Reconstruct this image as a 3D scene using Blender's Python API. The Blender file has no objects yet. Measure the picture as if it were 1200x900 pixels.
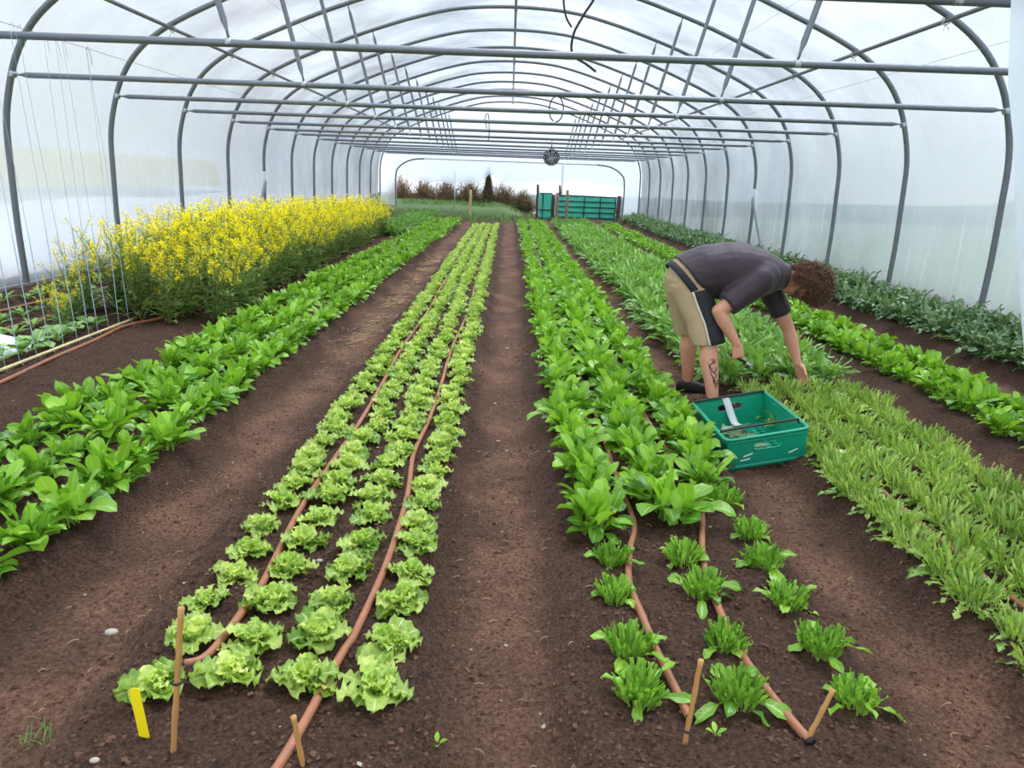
import bpy, math, random
import numpy as np
from mathutils import Vector, Matrix, noise as mnoise

SC = bpy.context.scene
COL = SC.collection
PI = math.pi
RNG = np.random.default_rng(7)
random.seed(7)

# ------------------------------------------------------------------ camera (solved from the rows, hoops and bars)
F, VPX, VPY, ROLL, H = 870.0, 598.0, 210.0, math.radians(2.06), 1.4
_d = np.array([VPX - 600, -(VPY - 450), F]); _d /= np.linalg.norm(_d)
_e = np.array([math.cos(ROLL), -math.sin(ROLL), 0.0])
_n = np.cross(_d, _e); _n /= np.linalg.norm(_n)
if _n[1] < 0: _n = -_n
_x = np.cross(_d, _n)
if _x[0] < 0: _x = -_x
M = np.stack([_x, _d, _n], 1)
cam = bpy.data.cameras.new('camera'); cam.sensor_width = 36.0; cam.lens = F / 1200 * 36.0
cam.clip_start = 0.05; cam.clip_end = 600
co = bpy.data.objects.new('camera', cam); COL.objects.link(co)
R, U, B = M[0], M[1], -M[2]
co.matrix_world = Matrix(((R[0], U[0], B[0], 0), (R[1], U[1], B[1], 0), (R[2], U[2], B[2], H), (0, 0, 0, 1)))
SC.camera = co

# ------------------------------------------------------------------ small helpers
def nz(x, y, seed=0):
    xi = np.floor(x).astype(np.int64); yi = np.floor(y).astype(np.int64)
    fx = x - xi; fy = y - yi
    fx = fx * fx * (3 - 2 * fx); fy = fy * fy * (3 - 2 * fy)
    def h(a, b):
        n = (a * 374761393 + b * 668265263 + seed * 1442695041) & 0x7fffffff
        n = ((n ^ (n >> 13)) * 1274126177) & 0x7fffffff
        n = n ^ (n >> 16)
        return (n & 0xffff) / 65535.0
    return (h(xi, yi) * (1 - fx) + h(xi + 1, yi) * fx) * (1 - fy) + (h(xi, yi + 1) * (1 - fx) + h(xi + 1, yi + 1) * fx) * fy

def sstep(a, b, x):
    t = np.clip((x - a) / (b - a), 0, 1)
    return t * t * (3 - 2 * t)

BEDS = [(-6.0, -1.50), (-1.06, -0.17), (0.20, 1.12), (1.47, 2.42), (2.68, 3.45), (3.90, 6.0)]
def bed_mask(x, y):
    m = np.zeros_like(x)
    wob = (nz(y * 1.7, x * 0.3, 5) - 0.5) * 0.07 + (nz(y * 6, x * 3, 6) - 0.5) * 0.05
    for a, b in BEDS:
        m = np.maximum(m, sstep(a - 0.05, a + 0.07, x + wob) * (1 - sstep(b - 0.07, b + 0.05, x + wob)))
    return m
def ground_h(x, y, fine=True):
    x = np.asarray(x, float); y = np.asarray(y, float)
    m = bed_mask(x, y)
    z = m * 0.085 + (nz(x * 1.5, y * 1.1, 1) - 0.5) * 0.03
    z = z + 0.11 * sstep(3.9, 4.85, np.abs(x))
    if fine:
        a = 0.55 + 0.45 * m
        z = z + a * ((nz(x * 12, y * 12, 2) - 0.5) * 0.026 + np.maximum(0, nz(x * 30, y * 30, 3) - 0.42) * 0.034 + (nz(x * 62, y * 62, 4) - 0.5) * 0.014)
    return z
def gz(x, y): return float(ground_h(np.array([x]), np.array([y]), False)[0])

def link(o, parent=None):
    COL.objects.link(o)
    if parent is not None: o.parent = parent
    return o
def tag(o, label=None, cat=None, group=None, kind=None):
    if label: o['label'] = label
    if cat: o['category'] = cat
    if group: o['group'] = group
    if kind: o['kind'] = kind
    return o
def empty(name, loc=(0, 0, 0), rz=0.0):
    o = bpy.data.objects.new(name, None); o.empty_display_size = 0.1
    o.location = loc; o.rotation_euler = (0, 0, rz)
    return link(o)

class G:
    """collects geometry for one mesh"""
    def __init__(s): s.v = []; s.f = []; s.c = []; s.n = 0
    def add(s, verts, faces, col=None):
        verts = np.asarray(verts, float).reshape(-1, 3)
        s.v.append(verts)
        s.f.extend([tuple(i + s.n for i in f) for f in faces])
        if col is None: col = np.tile([0.5, 0.5, 0.5], (len(verts), 1))
        s.c.append(np.asarray(col, float)); s.n += len(verts)
    def mesh(s, name, mat, smooth=True):
        me = bpy.data.meshes.new(name)
        V = np.concatenate(s.v) if s.v else np.zeros((0, 3))
        me.from_pydata(V.tolist(), [], s.f)
        if s.c:
            C = np.concatenate(s.c); a = me.color_attributes.new('leafc', 'FLOAT_COLOR', 'POINT')
            a.data.foreach_set('color', np.concatenate([C, np.ones((len(C), 1))], 1).astype(np.float32).ravel())
        if mat:
            for m in (mat if isinstance(mat, (list, tuple)) else [mat]): me.materials.append(m)
        if smooth and len(me.polygons): me.polygons.foreach_set('use_smooth', [True] * len(me.polygons))
        me.update()
        return me
    def obj(s, name, mat, parent=None, smooth=True, loc=None):
        o = bpy.data.objects.new(name, s.mesh(name, mat, smooth))
        if loc is not None: o.location = loc
        return link(o, parent)
    # ---- shapes
    def box(s, c, size, rot=None):
        x, y, z = [q / 2 for q in size]
        v = np.array([(-x, -y, -z), (x, -y, -z), (x, y, -z), (-x, y, -z), (-x, -y, z), (x, -y, z), (x, y, z), (-x, y, z)])
        if rot is not None: v = v @ np.array(rot).T
        s.add(v + np.array(c), [(0, 3, 2, 1), (4, 5, 6, 7), (0, 1, 5, 4), (1, 2, 6, 5), (2, 3, 7, 6), (3, 0, 4, 7)])
    def tube(s, pts, r, n=8, cap=True, col=None):
        P = np.asarray(pts, float); k = len(P)
        r = np.full(k, r) if np.isscalar(r) else np.asarray(r, float)
        T = np.gradient(P, axis=0); T /= np.maximum(np.linalg.norm(T, axis=1, keepdims=True), 1e-9)
        ref = np.array([0, 0, 1.0]) if abs(T[0][2]) < 0.9 else np.array([1.0, 0, 0])
        vs = []
        u = np.cross(T[0], ref); u /= np.linalg.norm(u)
        for i in range(k):
            u = u - T[i] * np.dot(u, T[i]); u /= max(np.linalg.norm(u), 1e-9)
            w = np.cross(T[i], u)
            for j in range(n):
                a = 2 * PI * j / n
                vs.append(P[i] + r[i] * (math.cos(a) * u + math.sin(a) * w))
        fs = [(i * n + j, i * n + (j + 1) % n, (i + 1) * n + (j + 1) % n, (i + 1) * n + j) for i in range(k - 1) for j in range(n)]
        if cap: fs += [tuple(range(n))[::-1], tuple((k - 1) * n + j for j in range(n))]
        s.add(vs, fs, None if col is None else np.tile(col, (len(vs), 1)))
    def loft(s, secs, n=20, p=2.0, cap=True, a0=0, a1=2 * PI):
        """secs: (centre, u, v) half axes; closed if full circle"""
        vs = []; full = abs(a1 - a0 - 2 * PI) < 1e-6; m = n if full else n + 1
        for c, u, v in secs:
            c, u, v = map(lambda q: np.array(q, float), (c, u, v))
            for j in range(m):
                a = a0 + (a1 - a0) * j / n
                ca, sa = math.cos(a), math.sin(a)
                vs.append(c + u * math.copysign(abs(ca) ** (2 / p), ca) + v * math.copysign(abs(sa) ** (2 / p), sa))
        fs = [(i * m + j, i * m + (j + 1) % m, (i + 1) * m + (j + 1) % m, (i + 1) * m + j) for i in range(len(secs) - 1) for j in range(n)]
        if cap and full: fs += [tuple(range(m))[::-1], tuple((len(secs) - 1) * m + j for j in range(m))]
        s.add(vs, fs)
    def ball(s, c, r, n=12, m=8, rot=None):
        r = np.array([r, r, r] if np.isscalar(r) else r, float)
        vs = [(0, 0, -1)]
        for i in range(1, m):
            t = -PI / 2 + PI * i / m
            for j in range(n):
                a = 2 * PI * j / n
                vs.append((math.cos(t) * math.cos(a), math.cos(t) * math.sin(a), math.sin(t)))
        vs.append((0, 0, 1)); V = np.array(vs) * r
        if rot is not None: V = V @ np.array(rot).T
        fs = [(0, 1 + (j + 1) % n, 1 + j) for j in range(n)]
        for i in range(m - 2):
            for j in range(n):
                a = 1 + i * n; fs.append((a + j, a + (j + 1) % n, a + n + (j + 1) % n, a + n + j))
        l = 1 + (m - 2) * n
        fs += [(l + j, l + (j + 1) % n, len(vs) - 1) for j in range(n)]
        s.add(V + np.array(c, float), fs)
    def limb(s, pts, radii, n=16):
        for i, (p, r) in enumerate(zip(pts, radii)): s.ball(p, r * 0.999, n, 10)
        for i in range(len(pts) - 1):
            s.tube([pts[i], pts[i + 1]], [radii[i], radii[i + 1]], n)
    def leaf(s, base, az, e0, e1, L, W, p=0.3, pw=0.006, cup=0.4, ruf=0.0, rf=3.0, nl=9, nw=4, shape=0.8, lobes=0, lobe_d=0.6, tone=0.5, twist=0.0, k=1.0, sq=0.7, blunt=False):
        t = np.linspace(0, 1, nl + 1)
        el = e0 + (e1 - e0) * t ** k
        ds = L / nl
        x = np.concatenate([[0], np.cumsum(np.cos(el[:-1]) * ds)]); z = np.concatenate([[0], np.cumsum(np.sin(el[:-1]) * ds)])
        tb = np.clip((t - p) / (1 - p), 0, 1)
        w = np.where(t < p, pw, np.maximum(pw * (1 - tb), W * np.sin(PI * np.clip(tb, 0, 1) ** shape) ** sq))
        if lobes: w = w * np.where(t < p, 1, (1 - lobe_d) + lobe_d * np.abs(np.sin(PI * lobes * tb)))
        if blunt: w = np.where(t < p, pw, pw + (W - pw) * np.minimum(1, tb * 2.2) * (1 - .25 * tb))
        w[-1] = max(0.0008, w[-1] if sq > 0.6 else w[-1])
        ca, sa = math.cos(az), math.sin(az)
        D = np.array([ca, sa, 0]); S0 = np.array([-sa, ca, 0]); Z = np.array([0, 0, 1.0])
        ss = np.linspace(-1, 1, nw + 1)
        ph = random.random() * 6.28
        vs = np.zeros((nl + 1, nw + 1, 3)); cc = np.zeros((nl + 1, nw + 1, 3))
        for i in range(nl + 1):
            N = -math.sin(el[i]) * D + math.cos(el[i]) * Z
            tw = twist * t[i]
            S = math.cos(tw) * S0 + math.sin(tw) * N; N2 = -math.sin(tw) * S0 + math.cos(tw) * N
            P = np.array(base) + D * x[i] + Z * z[i]
            for j, q in enumerate(ss):
                r = ruf * math.sin(rf * 2 * PI * t[i] + ph + (1.3 if q > 0 else 0)) * q * q * (0 if t[i] < p else 1)
                vs[i, j] = P + S * w[i] * q * math.cos(cup * abs(q)) + N2 * (w[i] * abs(q) * math.sin(cup) + r)
                cc[i, j] = (t[i], tone, abs(q))
        m = nw + 1
        fs = [(i * m + j, i * m + j + 1, (i + 1) * m + j + 1, (i + 1) * m + j) for i in range(nl) for j in range(nw)]
        s.add(vs.reshape(-1, 3), fs, cc.reshape(-1, 3))

def smooth_path(pts, n=8):
    P = np.asarray(pts, float); out = []
    for i in range(len(P) - 1):
        p0 = P[max(i - 1, 0)]; p1 = P[i]; p2 = P[i + 1]; p3 = P[min(i + 2, len(P) - 1)]
        for t in np.linspace(0, 1, n, endpoint=False):
            out.append(0.5 * ((2 * p1) + (-p0 + p2) * t + (2 * p0 - 5 * p1 + 4 * p2 - p3) * t * t + (-p0 + 3 * p1 - 3 * p2 + p3) * t ** 3))
    out.append(P[-1]); return np.array(out)

ONES = 'zeroth first second third fourth fifth sixth seventh eighth ninth tenth eleventh twelfth thirteenth fourteenth fifteenth sixteenth seventeenth eighteenth nineteenth'.split()
TENS = {2: 'twent', 3: 'thirt', 4: 'fort', 5: 'fift', 6: 'sixt', 7: 'sevent', 8: 'eight', 9: 'ninet'}
def ordw(n):
    if n < 20: return ONES[n]
    if n >= 100: return 'hundred-and-' + ordw(n - 100) if n > 100 else 'hundredth'
    t, u = divmod(n, 10)
    return TENS[t] + ('ieth' if u == 0 else 'y-' + ONES[u])

# ------------------------------------------------------------------ materials
def new_mat(name):
    m = bpy.data.materials.new(name); m.use_nodes = True
    nt = m.node_tree; nt.nodes.clear()
    out = nt.nodes.new('ShaderNodeOutputMaterial')
    return m, nt, out
def N(nt, t, **kw):
    n = nt.nodes.new(t)
    for k, v in kw.items():
        if k.startswith('i_'): n.inputs[k[2:].replace('_', ' ')].default_value = v
        else: setattr(n, k, v)
    return n
def rgba(c): return (c[0], c[1], c[2], 1)
def srgb(r, g, b):
    f = lambda c: (c / 255 / 12.92) if c / 255 <= 0.04045 else ((c / 255 + 0.055) / 1.055) ** 2.4
    return (f(r), f(g), f(b))
def plain(name, col, rough=0.6, metal=0.0, spec=0.5, var=0.12, scale=30.0, bump=0.0, bscale=200.0):
    m, nt, out = new_mat(name); L = nt.links
    b = N(nt, 'ShaderNodeBsdfPrincipled'); b.inputs['Roughness'].default_value = rough; b.inputs['Metallic'].default_value = metal
    b.inputs['Specular IOR Level'].default_value = spec
    tc = N(nt, 'ShaderNodeTexCoord'); no = N(nt, 'ShaderNodeTexNoise'); no.inputs['Scale'].default_value = scale; no.inputs['Detail'].default_value = 4
    L.new(tc.outputs['Object'], no.inputs['Vector'])
    mx = N(nt, 'ShaderNodeMix', data_type='RGBA')
    mx.inputs[6].default_value = rgba([c * (1 - var) for c in col]); mx.inputs[7].default_value = rgba([min(1, c * (1 + var)) for c in col])
    L.new(no.outputs['Fac'], mx.inputs[0]); L.new(mx.outputs[2], b.inputs['Base Color'])
    if bump:
        n2 = N(nt, 'ShaderNodeTexNoise'); n2.inputs['Scale'].default_value = bscale
        L.new(tc.outputs['Object'], n2.inputs['Vector'])
        bp = N(nt, 'ShaderNodeBump'); bp.inputs['Strength'].default_value = bump; bp.inputs['Distance'].default_value = 0.004
        L.new(n2.outputs['Fac'], bp.inputs['Height']); L.new(bp.outputs[0], b.inputs['Normal'])
    L.new(b.outputs[0], out.inputs[0])
    return m
def leaf_mat(name, dark, light, rib, rough=0.42, trans=0.3, ribw=0.12, base_mix=0.5, spec=0.5):
    """leaf colour: each leaf has its own tone, a paler midrib and stalk"""
    m, nt, out = new_mat(name); L = nt.links
    at = N(nt, 'ShaderNodeAttribute', attribute_name='leafc'); sp = N(nt, 'ShaderNodeSeparateColor'); L.new(at.outputs['Color'], sp.inputs[0])
    oi = N(nt, 'ShaderNodeObjectInfo')
    ad = N(nt, 'ShaderNodeMath', operation='MULTIPLY_ADD'); ad.inputs[1].default_value = 0.35; ad.inputs[2].default_value = -0.17
    L.new(oi.outputs['Random'], ad.inputs[0])
    su = N(nt, 'ShaderNodeMath', operation='ADD', use_clamp=True); L.new(ad.outputs[0], su.inputs[0]); L.new(sp.outputs[1], su.inputs[1])
    mx = N(nt, 'ShaderNodeMix', data_type='RGBA'); mx.inputs[6].default_value = rgba(dark); mx.inputs[7].default_value = rgba(light)
    L.new(su.outputs[0], mx.inputs[0])
    r1 = N(nt, 'ShaderNodeMapRange'); r1.inputs[1].default_value = 0.0; r1.inputs[2].default_value = ribw; r1.inputs[3].default_value = 0.8; r1.inputs[4].default_value = 0.0
    L.new(sp.outputs[2], r1.inputs[0])
    r2 = N(nt, 'ShaderNodeMapRange'); r2.inputs[1].default_value = 0.05; r2.inputs[2].default_value = 0.45; r2.inputs[3].default_value = base_mix; r2.inputs[4].default_value = 0.0
    L.new(sp.outputs[0], r2.inputs[0])
    mm = N(nt, 'ShaderNodeMath', operation='MAXIMUM'); L.new(r1.outputs[0], mm.inputs[0]); L.new(r2.outputs[0], mm.inputs[1])
    m2 = N(nt, 'ShaderNodeMix', data_type='RGBA'); m2.inputs[7].default_value = rgba(rib)
    L.new(mm.outputs[0], m2.inputs[0]); L.new(mx.outputs[2], m2.inputs[6])
    b = N(nt, 'ShaderNodeBsdfPrincipled'); b.inputs['Roughness'].default_value = rough; b.inputs['Specular IOR Level'].default_value = spec
    tr = N(nt, 'ShaderNodeBsdfTranslucent'); ms = N(nt, 'ShaderNodeMixShader'); ms.inputs[0].default_value = trans
    br = N(nt, 'ShaderNodeMix', data_type='RGBA', blend_type='MULTIPLY'); br.inputs[0].default_value = 1; br.inputs[7].default_value = (1.4, 1.4, 0.85, 1)
    L.new(m2.outputs[2], br.inputs[6]); L.new(br.outputs[2], tr.inputs['Color'])
    tc = N(nt, 'ShaderNodeTexCoord'); no = N(nt, 'ShaderNodeTexNoise'); no.inputs['Scale'].default_value = 90
    L.new(tc.outputs['Object'], no.inputs['Vector'])
    bp = N(nt, 'ShaderNodeBump'); bp.inputs['Strength'].default_value = 0.5; bp.inputs['Distance'].default_value = 0.004
    L.new(no.outputs['Fac'], bp.inputs['Height']); L.new(bp.outputs[0], b.inputs['Normal'])
    L.new(m2.outputs[2], b.inputs['Base Color']); L.new(b.outputs[0], ms.inputs[1]); L.new(tr.outputs[0], ms.inputs[2])
    L.new(ms.outputs[0], out.inputs[0])
    return m

def soil_mat():
    m, nt, out = new_mat('soil'); L = nt.links
    tc = N(nt, 'ShaderNodeTexCoord')
    at = N(nt, 'ShaderNodeAttribute', attribute_name='leafc'); sp = N(nt, 'ShaderNodeSeparateColor'); L.new(at.outputs['Color'], sp.inputs[0])
    n1 = N(nt, 'ShaderNodeTexNoise'); n1.inputs['Scale'].default_value = 3.0; n1.inputs['Detail'].default_value = 8; n1.inputs['Roughness'].default_value = 0.65
    n2 = N(nt, 'ShaderNodeTexNoise'); n2.inputs['Scale'].default_value = 75; n2.inputs['Detail'].default_value = 9; n2.inputs['Roughness'].default_value = 0.7
    n3 = N(nt, 'ShaderNodeTexVoronoi'); n3.inputs['Scale'].default_value = 85
    for n in (n1, n2, n3): L.new(tc.outputs['Object'], n.inputs['Vector'])
    c1 = N(nt, 'ShaderNodeValToRGB'); c1.color_ramp.elements[0].position = 0.36; c1.color_ramp.elements[1].position = 0.72
    c1.color_ramp.elements[0].color = rgba(srgb(52, 36, 28)); c1.color_ramp.elements[1].color = rgba(srgb(116, 86, 69))
    L.new(n2.outputs['Fac'], c1.inputs[0])
    c2 = N(nt, 'ShaderNodeValToRGB'); c2.color_ramp.elements[0].position = 0.36; c2.color_ramp.elements[1].position = 0.75
    c2.color_ramp.elements[0].color = rgba(srgb(98, 67, 52)); c2.color_ramp.elements[1].color = rgba(srgb(176, 134, 110))
    L.new(n2.outputs['Fac'], c2.inputs[0])
    # trodden dry path soil
    pm = N(nt, 'ShaderNodeMath', operation='MULTIPLY_ADD', use_clamp=True); pm.inputs[1].default_value = 1.6; pm.inputs[2].default_value = -0.45
    L.new(n1.outputs['Fac'], pm.inputs[0])
    p2 = N(nt, 'ShaderNodeMath', operation='MULTIPLY'); L.new(pm.outputs[0], p2.inputs[0]); L.new(sp.outputs[0], p2.inputs[1])
    p3 = N(nt, 'ShaderNodeMath', operation='MULTIPLY', use_clamp=True); p3.inputs[1].default_value = 1.9; L.new(p2.outputs[0], p3.inputs[0])
    mx = N(nt, 'ShaderNodeMix', data_type='RGBA'); L.new(p3.outputs[0], mx.inputs[0]); L.new(c1.outputs[0], mx.inputs[6]); L.new(c2.outputs[0], mx.inputs[7])
    b = N(nt, 'ShaderNodeBsdfPrincipled'); b.inputs['Roughness'].default_value = 0.9; b.inputs['Specular IOR Level'].default_value = 0.25
    L.new(mx.outputs[2], b.inputs['Base Color'])
    hs = N(nt, 'ShaderNodeMath', operation='MULTIPLY_ADD'); hs.inputs[1].default_value = -0.6; L.new(n3.outputs['Distance'], hs.inputs[0]); L.new(n2.outputs['Fac'], hs.inputs[2])
    bp = N(nt, 'ShaderNodeBump'); bp.inputs['Strength'].default_value = 1.0; bp.inputs['Distance'].default_value = 0.02
    L.new(hs.outputs[0], bp.inputs['Height']); L.new(bp.outputs[0], b.inputs['Normal']); L.new(b.outputs[0], out.inputs[0])
    return m

def film_mat(name, clear=0.42, mott=0.25, wrinkle=True, haze=0.0, low_tint=1.0):
    """cloudy polythene: part clear, part scattering, with smeary condensation and upright creases"""
    m, nt, out = new_mat(name); L = nt.links
    tc = N(nt, 'ShaderNodeTexCoord')
    n1 = N(nt, 'ShaderNodeTexNoise'); n1.inputs['Scale'].default_value = 0.7; n1.inputs['Detail'].default_value = 5; n1.inputs['Roughness'].default_value = 0.55
    L.new(tc.outputs['Object'], n1.inputs['Vector'])
    mp = N(nt, 'ShaderNodeMapping'); mp.inputs['Scale'].default_value = (6, 6, 0.35); L.new(tc.outputs['Object'], mp.inputs['Vector'])
    n2 = N(nt, 'ShaderNodeTexNoise'); n2.inputs['Scale'].default_value = 1.6; n2.inputs['Detail'].default_value = 3; L.new(mp.outputs[0], n2.inputs['Vector'])
    ra = N(nt, 'ShaderNodeMapRange'); ra.inputs[1].default_value = 0.3; ra.inputs[2].default_value = 0.7; ra.inputs[3].default_value = clear - mott / 2; ra.inputs[4].default_value = clear + mott / 2
    L.new(n1.outputs['Fac'], ra.inputs[0])
    tl = N(nt, 'ShaderNodeBsdfTranslucent')
    # the scattering tint is darker towards the base than at the crown
    sx = N(nt, 'ShaderNodeSeparateXYZ'); L.new(tc.outputs['Object'], sx.inputs[0])
    gr = N(nt, 'ShaderNodeMapRange', interpolation_type='SMOOTHSTEP'); gr.inputs[1].default_value = 1.5; gr.inputs[2].default_value = 3.7; gr.inputs[3].default_value = low_tint; gr.inputs[4].default_value = 1.0
    L.new(sx.outputs[2], gr.inputs[0])
    gc = N(nt, 'ShaderNodeMix', data_type='RGBA', blend_type='MULTIPLY'); gc.inputs[0].default_value = 1; gc.inputs[6].default_value = (0.84, 0.91, 0.98, 1)
    L.new(gr.outputs[0], gc.inputs[7]); L.new(gc.outputs[2], tl.inputs['Color'])
    df = N(nt, 'ShaderNodeBsdfDiffuse'); df.inputs['Color'].default_value = (0.9, 0.92, 0.94, 1)
    m0 = N(nt, 'ShaderNodeMixShader'); m0.inputs[0].default_value = 0.18; L.new(tl.outputs[0], m0.inputs[1]); L.new(df.outputs[0], m0.inputs[2])
    tp = N(nt, 'ShaderNodeBsdfTransparent'); tp.inputs['Color'].default_value = (0.95, 0.965, 0.98, 1)
    cr = N(nt, 'ShaderNodeMapRange'); cr.inputs[1].default_value = 0.60; cr.inputs[2].default_value = 0.72; cr.inputs[3].default_value = 0.0; cr.inputs[4].default_value = 0.35 if wrinkle else 0
    L.new(n2.outputs['Fac'], cr.inputs[0])
    through = tp.outputs[0]
    if haze:
        rf = N(nt, 'ShaderNodeBsdfRefraction'); rf.inputs['IOR'].default_value = 1.2; rf.inputs['Roughness'].default_value = 0.8; rf.inputs['Color'].default_value = (0.875, 0.935, 1.0, 1)
        mh = N(nt, 'ShaderNodeMixShader'); mh.inputs[0].default_value = haze; L.new(tp.outputs[0], mh.inputs[1]); L.new(rf.outputs[0], mh.inputs[2]); through = mh.outputs[0]
    cz = N(nt, 'ShaderNodeMapRange', interpolation_type='SMOOTHSTEP'); cz.inputs[1].default_value = 0.9; cz.inputs[2].default_value = 2.2; cz.inputs[3].default_value = 1.0; cz.inputs[4].default_value = 0.0
    L.new(sx.outputs[2], cz.inputs[0])
    cm = N(nt, 'ShaderNodeMath', operation='MULTIPLY'); L.new(cr.outputs[0], cm.inputs[0]); L.new(cz.outputs[0], cm.inputs[1])
    sb = N(nt, 'ShaderNodeMath', operation='SUBTRACT', use_clamp=True); L.new(ra.outputs[0], sb.inputs[0]); L.new(cm.outputs[0], sb.inputs[1])
    m1 = N(nt, 'ShaderNodeMixShader'); L.new(sb.outputs[0], m1.inputs[0]); L.new(m0.outputs[0], m1.inputs[1]); L.new(through, m1.inputs[2])
    gl = N(nt, 'ShaderNodeBsdfGlossy'); gl.inputs['Roughness'].default_value = 0.25
    bp = N(nt, 'ShaderNodeBump'); bp.inputs['Strength'].default_value = 0.5; bp.inputs['Distance'].default_value = 0.03; L.new(n2.outputs['Fac'], bp.inputs['Height'])
    bm = N(nt, 'ShaderNodeMath', operation='MULTIPLY'); bm.inputs[1].default_value = 0.5; L.new(cz.outputs[0], bm.inputs[0]); L.new(bm.outputs[0], bp.inputs['Strength'])
    L.new(bp.outputs[0], gl.inputs['Normal']); L.new(bp.outputs[0], tl.inputs['Normal'])
    m2 = N(nt, 'ShaderNodeMixShader'); m2.inputs[0].default_value = 0.06; L.new(m1.outputs[0], m2.inputs[1]); L.new(gl.outputs[0], m2.inputs[2])
    L.new(m2.outputs[0], out.inputs[0])
    return m

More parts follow.
